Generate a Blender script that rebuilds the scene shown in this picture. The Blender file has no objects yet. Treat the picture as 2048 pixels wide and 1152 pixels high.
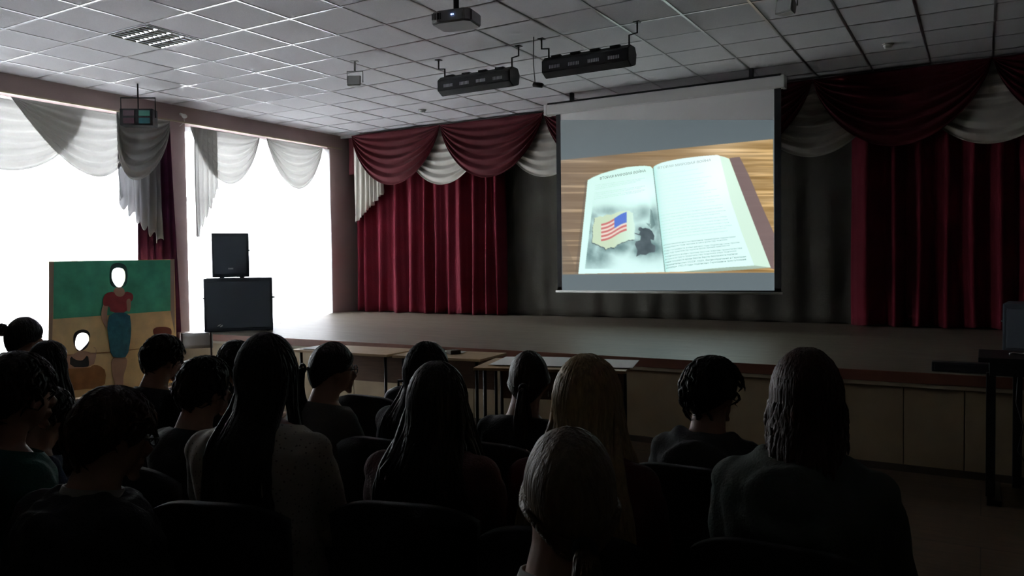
import bpy, bmesh, math, random
import numpy as np
from mathutils import Vector, Matrix, noise
random.seed(7)
SC = bpy.context.scene
COL = SC.collection
PI = math.pi

# ------------------------------------------------------------------ camera
CAM = Vector((0, 0, 1.53))
FPX = 1580.23
R_ = Vector((0.85922405, 0.51147035, -0.01149393))
U_ = Vector((-0.00639264, 0.03319855, 0.99942833))
F_ = Vector((-0.51155954, 0.85865938, -0.03179464))
cam = bpy.data.cameras.new('camera')
cam.sensor_width = 36.0
cam.lens = 36.0 * FPX / 2048.0
cam.clip_start = 0.05
co = bpy.data.objects.new('camera', cam)
COL.objects.link(co)
m = Matrix.Identity(4)
for i in range(3):
    m[i][0] = R_[i]; m[i][1] = U_[i]; m[i][2] = -F_[i]; m[i][3] = CAM[i]
co.matrix_world = m
SC.camera = co

# ------------------------------------------------------------------ light
w = bpy.data.worlds.new('overcast_sky')
SC.world = w
w.use_nodes = True
bg = w.node_tree.nodes['Background']
bg.inputs[0].default_value = (0.93, 0.97, 1.0, 1)
bg.inputs[1].default_value = 32.0
w.cycles.sampling_method = 'MANUAL'
w.cycles.sample_map_resolution = 64
SC.view_settings.view_transform = 'Standard'
SC.view_settings.look = 'None'
SC.view_settings.gamma = 1
SC.view_settings.exposure = 0.0
SC.view_settings.use_curve_mapping = False
SC.cycles.use_denoising = True
SC.cycles.max_bounces = 8
SC.cycles.diffuse_bounces = 5
SC.cycles.glossy_bounces = 3
SC.cycles.transparent_max_bounces = 16
SC.cycles.sample_clamp_indirect = 60.0
SC.cycles.caustics_reflective = False
SC.cycles.caustics_refractive = False

XW = -9.46      # left wall, room side
ZC = 3.73       # ceiling
YS = 6.28       # stage front
ZS = 0.72       # stage top
YV = 10.12      # valance
# portals: they emit nothing, they only tell the renderer where daylight enters
for k, (y0, y1) in enumerate(((3.4, 6.8), (7.12, 9.88))):
    L = bpy.data.lights.new('window_portal', 'AREA')
    L.shape = 'RECTANGLE'; L.size = y1 - y0; L.size_y = 3.2
    L.cycles.is_portal = True
    lo = bpy.data.objects.new('window_portal', L)
    COL.objects.link(lo)
    lo.location = (XW - .33, (y0 + y1) / 2, 1.9)
    lo.rotation_euler = (PI / 2, 0, -PI / 2)

def s2l(c):
    return tuple((v / 12.92 if v <= .04045 else ((v + .055) / 1.055) ** 2.4) for v in (x / 255 for x in c))

# ------------------------------------------------------------------ materials
MATS = {}
def mat(name, col, rough=.7, metal=0, bump=0, bscale=40, var=0, vscale=6, spec=.5, sheen=0, stretch=None, emis=None, coat=0):
    if name in MATS: return MATS[name]
    M = bpy.data.materials.new(name); M.use_nodes = True
    nt = M.node_tree; N = nt.nodes; L = nt.links
    b = N['Principled BSDF']
    c = (*col, 1)
    b.inputs['Base Color'].default_value = c
    b.inputs['Roughness'].default_value = rough
    b.inputs['Metallic'].default_value = metal
    b.inputs['Specular IOR Level'].default_value = spec
    if sheen: b.inputs['Sheen Weight'].default_value = sheen
    if coat: b.inputs['Coat Weight'].default_value = coat
    tc = N.new('ShaderNodeTexCoord'); src = tc.outputs['Object']
    if stretch:
        mp = N.new('ShaderNodeMapping'); mp.inputs['Scale'].default_value = stretch
        L.new(src, mp.inputs[0]); src = mp.outputs[0]
    if var:
        n = N.new('ShaderNodeTexNoise'); n.inputs['Scale'].default_value = vscale; n.inputs['Detail'].default_value = 4
        L.new(src, n.inputs['Vector'])
        r = N.new('ShaderNodeMapRange'); r.inputs['From Min'].default_value = .3; r.inputs['From Max'].default_value = .7
        r.inputs['To Min'].default_value = 1 - var; r.inputs['To Max'].default_value = 1 + var
        L.new(n.outputs[0], r.inputs[0])
        mx = N.new('ShaderNodeVectorMath'); mx.operation = 'SCALE'; mx.inputs[0].default_value = col
        L.new(r.outputs[0], mx.inputs['Scale']); L.new(mx.outputs[0], b.inputs['Base Color'])
    if bump:
        n = N.new('ShaderNodeTexNoise'); n.inputs['Scale'].default_value = bscale; n.inputs['Detail'].default_value = 3
        L.new(src, n.inputs['Vector'])
        bp = N.new('ShaderNodeBump'); bp.inputs['Strength'].default_value = bump; bp.inputs['Distance'].default_value = .01
        L.new(n.outputs[0], bp.inputs['Height']); L.new(bp.outputs[0], b.inputs['Normal'])
    if emis:
        b.inputs['Emission Color'].default_value = (*emis[0], 1); b.inputs['Emission Strength'].default_value = emis[1]
    MATS[name] = M
    return M

def sheer_mat(name, col, transp, transl):
    M = bpy.data.materials.new(name); M.use_nodes = True
    nt = M.node_tree; N = nt.nodes; L = nt.links
    out = N['Material Output']; N.remove(N['Principled BSDF'])
    d = N.new('ShaderNodeBsdfDiffuse'); d.inputs[0].default_value = (*col, 1)
    t = N.new('ShaderNodeBsdfTranslucent'); t.inputs[0].default_value = (*[c * transl for c in col], 1)
    tr = N.new('ShaderNodeBsdfTransparent')
    a = N.new('ShaderNodeMixShader'); a.inputs[0].default_value = .6
    L.new(d.outputs[0], a.inputs[1]); L.new(t.outputs[0], a.inputs[2])
    b = N.new('ShaderNodeMixShader')
    # fine weave: threads let a little daylight between them
    tc = N.new('ShaderNodeTexCoord'); n = N.new('ShaderNodeTexNoise'); n.inputs['Scale'].default_value = 60
    L.new(tc.outputs['Object'], n.inputs['Vector'])
    r = N.new('ShaderNodeMapRange'); r.inputs['To Min'].default_value = transp * .8; r.inputs['To Max'].default_value = min(1, transp * 1.2)
    L.new(n.outputs[0], r.inputs[0]); L.new(r.outputs[0], b.inputs[0])
    L.new(a.outputs[0], b.inputs[1]); L.new(tr.outputs[0], b.inputs[2])
    L.new(b.outputs[0], out.inputs[0])
    return M

def glass_mat():
    M = bpy.data.materials.new('window_glass'); M.use_nodes = True
    nt = M.node_tree; N = nt.nodes; L = nt.links
    N.remove(N['Principled BSDF'])
    tr = N.new('ShaderNodeBsdfTransparent'); g = N.new('ShaderNodeBsdfGlossy'); g.inputs['Roughness'].default_value = .02
    f = N.new('ShaderNodeFresnel'); f.inputs[0].default_value = 1.45
    mx = N.new('ShaderNodeMixShader'); L.new(f.outputs[0], mx.inputs[0]); L.new(tr.outputs[0], mx.inputs[1]); L.new(g.outputs[0], mx.inputs[2])
    L.new(mx.outputs[0], N['Material Output'].inputs[0])
    return M

def plank_mat(name, c1, c2, pw, pl, rough, rot=0):
    M = bpy.data.materials.new(name); M.use_nodes = True
    nt = M.node_tree; N = nt.nodes; L = nt.links; b = N['Principled BSDF']
    tc = N.new('ShaderNodeTexCoord'); mp = N.new('ShaderNodeMapping'); mp.inputs['Rotation'].default_value = (0, 0, rot)
    L.new(tc.outputs['Object'], mp.inputs[0])
    br = N.new('ShaderNodeTexBrick'); br.inputs['Scale'].default_value = 1
    br.inputs['Brick Width'].default_value = pl; br.inputs['Row Height'].default_value = pw
    br.inputs['Mortar Size'].default_value = .003; br.inputs['Mortar'].default_value = (*[c * .35 for c in c1], 1)
    br.inputs['Color1'].default_value = (*c1, 1); br.inputs['Color2'].default_value = (*c2, 1)
    L.new(mp.outputs[0], br.inputs['Vector'])
    m2 = N.new('ShaderNodeMapping'); m2.inputs['Scale'].default_value = (1.2, 16, 1); L.new(mp.outputs[0], m2.inputs[0])
    n = N.new('ShaderNodeTexNoise'); n.inputs['Scale'].default_value = 2; n.inputs['Detail'].default_value = 6
    L.new(m2.outputs[0], n.inputs['Vector'])
    r = N.new('ShaderNodeMapRange'); r.inputs['From Min'].default_value = .3; r.inputs['From Max'].default_value = .7
    r.inputs['To Min'].default_value = .78; r.inputs['To Max'].default_value = 1.2; L.new(n.outputs[0], r.inputs[0])
    v = N.new('ShaderNodeVectorMath'); v.operation = 'SCALE'; L.new(br.outputs[0], v.inputs[0]); L.new(r.outputs[0], v.inputs['Scale'])
    L.new(v.outputs[0], b.inputs['Base Color']); b.inputs['Roughness'].default_value = rough
    return M

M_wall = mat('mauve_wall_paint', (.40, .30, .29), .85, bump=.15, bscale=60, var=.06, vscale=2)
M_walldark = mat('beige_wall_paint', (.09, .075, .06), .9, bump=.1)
M_tile = mat('mineral_ceiling_tile', (.60, .60, .62), .95, bump=.35, bscale=220, var=.05, vscale=90)
M_tbar = mat('white_metal_grid', (.50, .50, .52), .30, metal=.85)
M_floor = plank_mat('brown_linoleum', (.13, .085, .05), (.11, .07, .042), .6, 1.8, .5)
M_stage = plank_mat('grey_brown_stage_boards', (.20, .17, .13), (.175, .15, .112), .11, 2.4, .42)
M_panel = mat('beige_stage_panel', (.36, .275, .165), .6, var=.1, vscale=3)
M_fascia = mat('red_brown_fascia', (.17, .06, .035), .45, var=.15, vscale=4)
M_ledge = mat('pale_ledge', (.42, .35, .25), .6)
M_red = mat('burgundy_velvet', (.150, .011, .024), .85, spec=.15, sheen=.06, bump=.25, bscale=90, var=.12, vscale=3)
M_redsw = mat('burgundy_satin', (.085, .006, .011), .7, spec=.2, sheen=.05, bump=.15, bscale=60)
M_whitesw = mat('cream_satin', (.46, .44, .39), .6, bump=.12, bscale=60)
M_back = mat('olive_backdrop_cloth', (.075, .07, .055), .85, bump=.2, bscale=60, var=.12, vscale=2)
M_black = mat('black_plastic', (.014, .014, .016), .5, bump=.1, bscale=150)
M_blackmet = mat('black_metal', (.02, .02, .022), .4, metal=.4)
M_grille = mat('speaker_grille', (.055, .072, .095), .45, metal=.3, bump=.6, bscale=500)  # lens haze put into the colour: black lifted to a dull blue
M_carpetbox = mat('speaker_carpet', (.055, .07, .09), .8, bump=.5, bscale=300)  # same bluish lift, imitating haze over a black cabinet
M_silver = mat('silver_lettering', (.6, .62, .65), .35, metal=.5)
M_frame = mat('white_upvc', (.75, .75, .75), .4)
M_lamp = mat('grey_lamp_housing', (.42, .42, .41), .5)
M_lens = mat('dark_lens', (.02, .02, .03), .1)
M_wood = mat('light_wood', (.42, .28, .15), .5, var=.15, vscale=8, stretch=(1, 8, 8))
M_deskw = mat('brown_desk_laminate', (.14, .075, .04), .45, var=.15, vscale=6, stretch=(1, 8, 8))
M_paper = mat('white_paper', (.74, .74, .72), .7)
M_screen = mat('screen_fabric', (.86, .86, .85), .9)
M_white = mat('white_plastic', (.62, .62, .60), .45)
M_chairfab = mat('black_chair_fabric', (.016, .015, .016), .8, bump=.4, bscale=200)
M_chairbr = mat('brown_chair_fabric', (.045, .018, .014), .8, bump=.4, bscale=200)
M_trouser = mat('dark_trousers', (.018, .02, .028), .8, bump=.3, bscale=120)
M_shoe = mat('dark_shoe', (.02, .018, .018), .5)
M_lip = mat('lips', (.28, .09, .08), .5)
M_eye = mat('eye_white', (.6, .58, .55), .2)
M_iris = mat('dark_iris', (.03, .02, .015), .2)
def skin(i):
    c = [(.40, .22, .15), (.44, .26, .19), (.36, .20, .14)][i % 3]
    return mat('skin_%d' % (i % 3), c, .55, var=.05, vscale=30, bump=.05, bscale=300)

# ------------------------------------------------------------------ objects
def mesh_obj(name, bm, M, parent=None, smooth=False, loc=None):
    me = bpy.data.meshes.new(name)
    bm.normal_update()
    bm.to_mesh(me); bm.free()
    for x in (M if isinstance(M, (list, tuple)) else [M]): me.materials.append(x)
    if smooth:
        for p in me.polygons: p.use_smooth = True
    o = bpy.data.objects.new(name, me); COL.objects.link(o)
    if parent: o.parent = parent
    if loc: o.location = loc
    return o
def thing(name, label, cat, loc=(0, 0, 0), rz=0, group=None):
    o = bpy.data.objects.new(name, None); COL.objects.link(o)
    o.empty_display_size = .1
    o.location = loc; o.rotation_euler = (0, 0, rz)
    return tag(o, label, cat, group)
def tag(o, label, cat, group=None):
    o['label'] = label; o['category'] = cat
    if group: o['group'] = group
    return o
def struct(o, label=None):
    o['kind'] = 'structure'
    if label: o['label'] = label
    return o
def dup(root, loc, rz, label, group=None):
    r = root.copy(); COL.objects.link(r); r.location = loc; r.rotation_euler = (0, 0, rz)
    r['label'] = label
    if group: r['group'] = group
    for ch in list(root.children):
        c = ch.copy(); COL.objects.link(c); c.parent = r
        for g in list(ch.children):
            d = g.copy(); COL.objects.link(d); d.parent = c
    return r

def box(bm, a, b, bev=0, mi=0, mtx=None):
    """axis box from corner a to corner b, bevelled"""
    c = [(a[i] + b[i]) / 2 for i in range(3)]; s = [abs(b[i] - a[i]) for i in range(3)]
    t = bmesh.new()
    bmesh.ops.create_cube(t, size=1)
    bmesh.ops.scale(t, vec=s, verts=t.verts)
    if bev: bmesh.ops.bevel(t, geom=t.edges[:], offset=min(bev, min(s) * .45), segments=2, profile=.7, affect='EDGES')
    bmesh.ops.translate(t, vec=c, verts=t.verts)
    if mtx: t.transform(mtx)
    return merge(bm, t, mi)
def merge(bm, t, mi=0):
    me = bpy.data.meshes.new('tmp'); t.to_mesh(me); t.free()
    n = len(bm.faces)
    bm.from_mesh(me); bpy.data.meshes.remove(me)
    bm.faces.ensure_lookup_table()
    if mi:
        for f in bm.faces[n:]: f.material_index = mi
    return bm
def frame_at(d):
    d = d.normalized()
    a = Vector((0, 0, 1)) if abs(d.z) < .9 else Vector((0, 1, 0))
    x = d.cross(a).normalized(); y = x.cross(d).normalized()
    return x, y
def tube(bm, pts, rad, seg=8, flat=1.0, cap=True):
    pts = [Vector(p) for p in pts]
    if not isinstance(rad, (list, tuple)): rad = [rad] * len(pts)
    rings = []; px = None
    for i, p in enumerate(pts):
        d = (pts[min(i + 1, len(pts) - 1)] - pts[max(i - 1, 0)])
        if d.length < 1e-9: d = Vector((0, 0, 1))
        d.normalize()
        if px is None: x, y = frame_at(d)
        else:
            x = (px - d * px.dot(d))
            if x.length < 1e-6: x, _ = frame_at(d)
            x.normalize(); y = x.cross(d) * -1
        px = x
        y = d.cross(x)
        rings.append([bm.verts.new(p + x * math.cos(t) * rad[i] + y * math.sin(t) * rad[i] * flat) for t in (2 * PI * k / seg for k in range(seg))])
    for a, b in zip(rings, rings[1:]):
        for k in range(seg): bm.faces.new((a[k], a[(k + 1) % seg], b[(k + 1) % seg], b[k]))
    if cap:
        bm.faces.new(rings[0][::-1]); bm.faces.new(rings[-1])
    return bm
def rings(bm, rs, seg=20, e=2.2):
    """horizontal super-elliptic rings (x, y, z, rx, ry), closed into one body"""
    R = []
    for (x, y, z, rx, ry) in rs:
        ring = []
        for k in range(seg):
            t = 2 * PI * k / seg; c, s = math.cos(t), math.sin(t)
            ring.append(bm.verts.new((x + rx * math.copysign(abs(c) ** (2 / e), c), y + ry * math.copysign(abs(s) ** (2 / e), s), z)))
        R.append(ring)
    for a, b in zip(R, R[1:]):
        for k in range(seg): bm.faces.new((a[k], a[(k + 1) % seg], b[(k + 1) % seg], b[k]))
    bm.faces.new(R[0][::-1]); bm.faces.new(R[-1])
    return bm
def ell(bm, c, r, rot=None, u=16, v=10):
    t = bmesh.new(); bmesh.ops.create_uvsphere(t, u_segments=u, v_segments=v, radius=1)
    bmesh.ops.scale(t, vec=r, verts=t.verts)
    if rot: t.transform(rot)
    bmesh.ops.translate(t, vec=c, verts=t.verts)
    return merge(bm, t)
def cyl(bm, a, b, r, seg=16, r2=None):
    return tube(bm, [a, b], [r, r if r2 is None else r2], seg)
def sheet(bm, f, nu, nv, thick=None, mi=0):
    """surface f(u,v) -> point; a second layer behind gives the cloth its thickness"""
    V = [[bm.verts.new(f(i / nu, j / nv)) for i in range(nu + 1)] for j in range(nv + 1)]
    for j in range(nv):
        for i in range(nu):
            fc = bm.faces.new((V[j][i], V[j][i + 1], V[j + 1][i + 1], V[j + 1][i])); fc.material_index = mi
    return bm
def remesh(bm, voxel, smooth=4, wr=0, wscale=9):
    me = bpy.data.meshes.new('tmp'); bmesh.ops.recalc_face_normals(bm, faces=bm.faces); bm.to_mesh(me); bm.free()
    o = bpy.data.objects.new('tmp', me); COL.objects.link(o)
    r = o.modifiers.new('r', 'REMESH'); r.mode = 'VOXEL'; r.voxel_size = voxel
    s = o.modifiers.new('s', 'SMOOTH'); s.iterations = smooth; s.factor = .5
    dg = bpy.context.evaluated_depsgraph_get(); dg.update()
    n = bpy.data.meshes.new_from_object(o.evaluated_get(dg))
    bpy.data.objects.remove(o); bpy.data.meshes.remove(me)
    b = bmesh.new(); b.from_mesh(n); bpy.data.meshes.remove(n)
    if wr:
        b.normal_update()
        for v in b.verts:
            p = v.co * wscale
            k = noise.noise(Vector((p.x, p.y, p.z * 1.7))) + .5 * noise.noise(p * 2.3)
            v.co += v.normal * wr * k
    return b

def aty(px, py, Y):
    d = F_ + R_ * ((px - 1024) / FPX) - U_ * ((py - 576) / FPX)
    return CAM + d * (Y / d.y)
def atx(px, py, X):
    d = F_ + R_ * ((px - 1024) / FPX) - U_ * ((py - 576) / FPX)
    return CAM + d * (X / d.x)

# ================================================================== SETTING
XR = 4.6; YB = 10.75; YF = -3.5
bm = bmesh.new(); box(bm, (XW - .3, YF, -.1), (XR + .2, YB, 0)); struct(mesh_obj('floor', bm, M_floor), 'brown linoleum hall floor')
bm = bmesh.new(); box(bm, (XW - .3, YF, ZC), (XR + .2, YB, ZC + .1)); struct(mesh_obj('ceiling', bm, M_tile), 'suspended ceiling of square mineral tiles')
# T-bar grid of the suspended ceiling
bm = bmesh.new()
X0, Y0, G = -5.92, 5.117, .6
k0 = math.ceil((XW - X0) / G)
for k in range(k0, 18):
    x = X0 + k * G
    if x < XR: box(bm, (x - .011, YF, ZC - .005), (x + .011, 10.2, ZC + .001))
for k in range(-14, 9):
    y = Y0 + k * G
    if y < 10.2: box(bm, (XW, y - .011, ZC - .0045), (XR, y + .011, ZC + .001))
struct(mesh_obj('trim_1', bm, M_tbar), 'white metal ceiling grid')
# left wall with two tall windows
bm = bmesh.new()
xa, xb = XW - .3, XW
W1 = (3.3, 6.80); W2 = (7.12, 9.88); ZT = 3.50; ZB = .22
box(bm, (xa, YF, 0), (xb, W1[0], ZC)); box(bm, (xa, W1[1], 0), (xb, W2[0], ZC)); box(bm, (xa, W2[1], 0), (xb, YB, ZC))
for a, b in (W1, W2):
    box(bm, (xa, a, ZT), (xb, b, ZC)); box(bm, (xa, a, 0), (xb, b, ZB))
struct(mesh_obj('wall_left', bm, M_wall), 'mauve window wall')
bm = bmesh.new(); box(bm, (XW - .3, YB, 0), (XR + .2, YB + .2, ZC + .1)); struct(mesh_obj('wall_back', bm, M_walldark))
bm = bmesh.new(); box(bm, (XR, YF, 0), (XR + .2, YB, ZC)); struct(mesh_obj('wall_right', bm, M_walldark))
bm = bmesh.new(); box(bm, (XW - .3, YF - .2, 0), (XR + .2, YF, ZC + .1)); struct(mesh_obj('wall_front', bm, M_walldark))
# strip that closes the ceiling above the stage curtains and the mauve beam at the far left
bm = bmesh.new(); box(bm, (XW, 10.2, ZC - .045), (XR, 10.235, ZC)); struct(mesh_obj('trim_2', bm, M_white), 'white strip at the end of the ceiling')
bm = bmesh.new(); box(bm, (XW, W1[0] - .2, ZT + .0), (XW + .035, 10.2, ZT + .02), .004); struct(mesh_obj('trim_3', bm, M_ledge), 'curtain track along the window heads')
glass = glass_mat()
for k, (a, b) in enumerate((W1, W2)):
    bm = bmesh.new(); x = XW - .24
    n = 3 if k == 0 else 2
    for z0, z1 in ((ZB, ZB + .07), (ZT - .07, ZT), (2.45, 2.51)): box(bm, (x, a, z0), (x + .06, b, z1), .006)
    for j in range(n + 1):
        y = a + (b - a) * j / n
        y0 = min(max(y - .035, a), b - .07)
        box(bm, (x, y0, ZB), (x + .06, y0 + .07, ZT), .006)
    wo = struct(mesh_obj('window_%d' % (k + 1), bm, M_frame))
    bm = bmesh.new(); box(bm, (x + .026, a + .03, ZB + .03), (x + .032, b - .03, ZT - .03)); mesh_obj('window_pane', bm, glass, wo)
    bm = bmesh.new(); box(bm, (XW - .18, a, ZB - .03), (XW + .06, b, ZB + .005), .006); mesh_obj('window_sill', bm, M_frame, wo)
# snow-covered ground outside
bm = bmesh.new(); box(bm, (-60, -40, -.9), (XW - .5, 60, -.8)); struct(mesh_obj('ground_outside', bm, mat('pale_ground', (.8, .8, .8), .9, var=.05)), 'pale ground outside the windows')
# stage
SX = -8.5
bm = bmesh.new()
poly = [(SX, YS - .03), (XR, YS - .03), (XR, YB), (XW, YB), (XW, 9.93), (SX, 8.5)]
vs = [bm.verts.new((x, y, ZS)) for x, y in poly]; f = bm.faces.new(vs)
r = bmesh.ops.extrude_face_region(bm, geom=[f]); bmesh.ops.translate(bm, vec=(0, 0, -.03), verts=[v for v in r['geom'] if isinstance(v, bmesh.types.BMVert)])
bmesh.ops.recalc_face_normals(bm, faces=bm.faces)
struct(mesh_obj('stage_floor', bm, M_stage), 'grey brown boards of the raised stage')
bm = bmesh.new(); box(bm, (SX - .02, YS - .05, ZS - .075), (XR, YS - .03, ZS + .003), .004); box(bm, (SX - .02, YS - .05, ZS - .075), (SX, 8.5, ZS + .003), .004)
struct(mesh_obj('trim_4', bm, M_fascia), 'red brown edge board of the stage')
bm = bmesh.new(); box(bm, (SX, YS - .04, ZS - .105), (XR, YS, ZS - .075), .003); struct(mesh_obj('trim_5', bm, M_ledge), 'pale batten under the stage edge')
bm = bmesh.new()
x = SX; widths = [.9, .62, .9, .38]; k = 0
while x < XR:
    wd = widths[k % 4]; k += 1
    x2 = min(x + wd, XR)
    box(bm, (x + .003, YS, 0), (x2 - .003, YS + .03, ZS - .10), .003); x = x2
box(bm, (SX, YS + .02, 0), (XR, YS + .05, ZS - .05)); box(bm, (SX, YS, 0), (SX + .03, 8.5, ZS - .05))
struct(mesh_obj('stage_front', bm, M_panel), 'beige panelled front of the stage')
bm = bmesh.new(); box(bm, (SX, YS - .015, 0), (XR, YS, .05), .003); struct(mesh_obj('baseboard_stage', bm, mat('dark_skirting', (.06, .04, .025), .6)))

# ================================================================== STAGE DRAPES
def drape(name, x0, x1, y, z0, z1, M, label, cat='curtain', nf=10, amp=.055, seed=1, plane='y', nu=None, gather=0, flare=0, group=None, ztopfn=None, zbotfn=None, sharp=1.0):
    rnd = random.Random(seed)
    ph = [rnd.uniform(0, 6.28) for _ in range(6)]
    knots = np.cumsum([0] + [rnd.uniform(.6, 1.5) for _ in range(nf)]); knots = knots / knots[-1]
    amps = [rnd.uniform(.55, 1.2) for _ in range(nf + 1)]
    def f(u, v):
        g = u + gather * .04 * math.sin(u * 9 + ph[0]) * v
        i = min(nf - 1, int(np.searchsorted(knots, min(max(u, 0), .99999), side='right') - 1))
        t = (u - knots[i]) / (knots[i + 1] - knots[i])
        s = math.cos(2 * PI * t); s = math.copysign(abs(s) ** sharp, s)
        a = amps[i] * (1 - t) + amps[i + 1] * t
        dy = s * amp * a * (.55 + .45 * v) + .3 * amp * math.sin(u * 5 * nf + ph[1] + v * 2) * v
        xx = x0 + (x1 - x0) * g + .012 * math.sin(v * 5 + u * 31 + ph[2]) * v
        zb = zbotfn(u) if zbotfn else z0 + .01 * math.sin(u * nf * 3 + ph[3])
        zz = z1 + (zb - z1) * v
        if flare: xx += flare * (u - .5) * v
        return (xx, y + dy, zz) if plane == 'y' else (y + dy, xx, zz)
    bm = bmesh.new(); sheet(bm, f, nu or nf * 12, 26)
    o = mesh_obj(name, bm, M, smooth=True)
    sm = o.modifiers.new('thickness', 'SOLIDIFY'); sm.thickness = .003
    return tag(o, label, cat, group)

def swag(name, a, b, y, zt, drop, M, label, nf=6, amp=.03, p=.8, skew=1.0, plane='y', bulge=.07, group=None, cat='swag', up=.18, tight=0):
    def f(u, v):
        wv = u ** skew
        e = (4 * wv * (1 - wv))
        prof = max(e, 0) ** (p * (1.0 - .12 * v))
        # the cloth gathers towards both ends; folds run as arcs between them
        d = (up * v + (1 - up) * v ** .85) * drop * prof
        xx = a + (b - a) * u
        tri = (2 / PI) * math.asin(math.sin(2 * PI * nf * v ** .85))
        dy = -(bulge * prof * v + amp * tri * min(1, prof * 1.5) * min(1, v * 6))
        z = zt - d
        return (xx, y + dy, z) if plane == 'y' else (y - dy, xx, z)
    bm = bmesh.new(); sheet(bm, f, 44, nf * 9)
    o = mesh_obj(name, bm, M, smooth=True)
    sm = o.modifiers.new('thickness', 'SOLIDIFY'); sm.thickness = .003
    return tag(o, label, cat, group)

ZV = 3.69
drape('stage_backdrop', -6.9, -.8, 10.6, ZS + .005, ZV, M_back, 'dark olive backdrop curtain behind the projection screen', nf=16, amp=.012, seed=3)
drape('stage_curtain', -9.3, -6.32, 10.37, ZS + .01, ZV, M_red, 'burgundy velvet stage curtain left of the screen, beside the window', nf=12, amp=.10, seed=5, sharp=1.6)
drape('stage_curtain', -1.38, 4.0, 10.37, ZS + .01, ZV, M_red, 'burgundy velvet stage curtain in shadow right of the screen', nf=21, amp=.09, seed=8, sharp=1.6)
drape('pelmet_cloth', -9.3, 4.0, 10.22, 3.05, ZV, mat('dark_burgundy_lining', (.09, .01, .014), .8, bump=.2), 'flat dark burgundy pelmet cloth running above the whole stage', cat='pelmet', nf=60, amp=.012, seed=2)
SWX = [-9.10, -7.28, -5.44, -3.60, -1.77, .08, 1.93, 3.78]
names = ['first burgundy swag from the window side', 'second burgundy swag from the window side, left of the screen', 'burgundy swag mostly hidden by the left part of the screen',
         'burgundy swag mostly hidden by the right part of the screen', 'shadowed burgundy swag right of the screen', 'burgundy swag cut off by the right edge of the picture', None]
for i in range(6):
    swag('burgundy_swag', SWX[i], SWX[i + 1], YV - .04, ZV, .88, M_redsw, names[i] + ' over the stage', nf=6, amp=.032, group='burgundy swags over the stage')
fl = ['cream swag between the first two burgundy swags', 'cream swag at the upper left corner of the screen', 'cream swag hidden behind the screen', 'dim cream swag at the upper right corner of the screen', 'dim cream swag near the right edge of the picture']
for i in range(5):
    c = SWX[i + 1]
    if i == 2: continue
    swag('cream_swag', c - .78, c + .78, YV + .04, ZV - .02, .90, M_whitesw, fl[i], nf=7, amp=.026, p=.62, bulge=.03, group='cream swags over the stage')
def jab(u): return 2.24 + (2.72 - 2.24) * (math.floor(u * 6) / 6 + .5 * (u * 6 % 1) / 6)
drape('cream_cascade', -9.13, -8.50, YV + .03, 0, ZV, M_whitesw, 'cream pleated cascade with stepped hem at the left end of the valance', cat='cascade', nf=7, amp=.03, seed=4, nu=90, zbotfn=jab)

# ================================================================== WINDOW DRAPES
S_full = sheer_mat('white_tulle', (.85, .86, .88), .38, .9)
S_sw = sheer_mat('sheer_white_voile', (.70, .69, .66), .16, .62)
S_casc = sheer_mat('dense_white_voile', (.64, .64, .66), .12, .34)
XC = -9.34
drape('sheer_curtain', 3.35, 6.5, -9.41, .05, 3.46, S_full, 'long white tulle curtain over the nearer window', nf=22, amp=.022, seed=21, plane='x')
drape('sheer_curtain', 7.14, 9.86, -9.41, .05, 3.46, S_full, 'long white tulle curtain over the farther window behind the loudspeakers', nf=20, amp=.022, seed=22, plane='x')
GW = 'white swags over the windows'
swag('window_swag', 3.75, 5.61, XC, 3.42, .80, S_sw, 'white voile swag cut off by the left edge of the picture', nf=6, amp=.034, p=.7, plane='x', bulge=.03, group=GW)
swag('window_swag', 4.74, 6.25, XC + .09, 3.43, .80, S_sw, 'wide white voile swag in the middle of the nearer window', nf=6, amp=.034, p=.75, skew=1.5, plane='x', bulge=.03, group=GW)
swag('window_swag', 5.92, 6.66, XC + .19, 3.44, .82, S_sw, 'narrow white voile swag beside the pillar', nf=6, amp=.034, p=.6, skew=.55, plane='x', bulge=.02, group=GW)
swag('window_swag', 7.12, 8.32, XC, 3.45, .74, S_sw, 'white voile swag over the farther window, above the loudspeakers', nf=6, amp=.036, p=.9, plane='x', bulge=.03, group=GW)
swag('window_swag', 8.46, 9.64, XC, 3.46, .72, S_sw, 'white voile swag at the stage end of the farther window', nf=6, amp=.036, p=.9, plane='x', bulge=.03, group=GW)
drape('window_cascade', 5.97, 6.56, XC + .09, 0, 3.42, S_casc, 'white pleated cascade with zigzag hem beside the pillar', cat='cascade', nf=6, amp=.03, seed=31, plane='x', nu=90,
      zbotfn=lambda u: 2.36 - .52 * u + .05 * math.sin(u * 40))
drape('window_cascade', 7.14, 7.52, XC + .03, 0, 3.44, S_sw, 'white pleated cascade at the pillar side of the farther window', cat='cascade', nf=5, amp=.03, seed=32, plane='x', nu=70,
      zbotfn=lambda u: 1.88 + .72 * u + .04 * math.sin(u * 34))
M_dr = mat('maroon_side_drape', (.07, .016, .045), .85, spec=.1, bump=.2, bscale=80)
drape('side_curtain', 6.33, 6.80, XC - .02, .03, 3.46, M_dr, 'dark maroon side curtain hanging in front of the pillar', nf=5, amp=.03, seed=33, plane='x', flare=.22)

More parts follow.
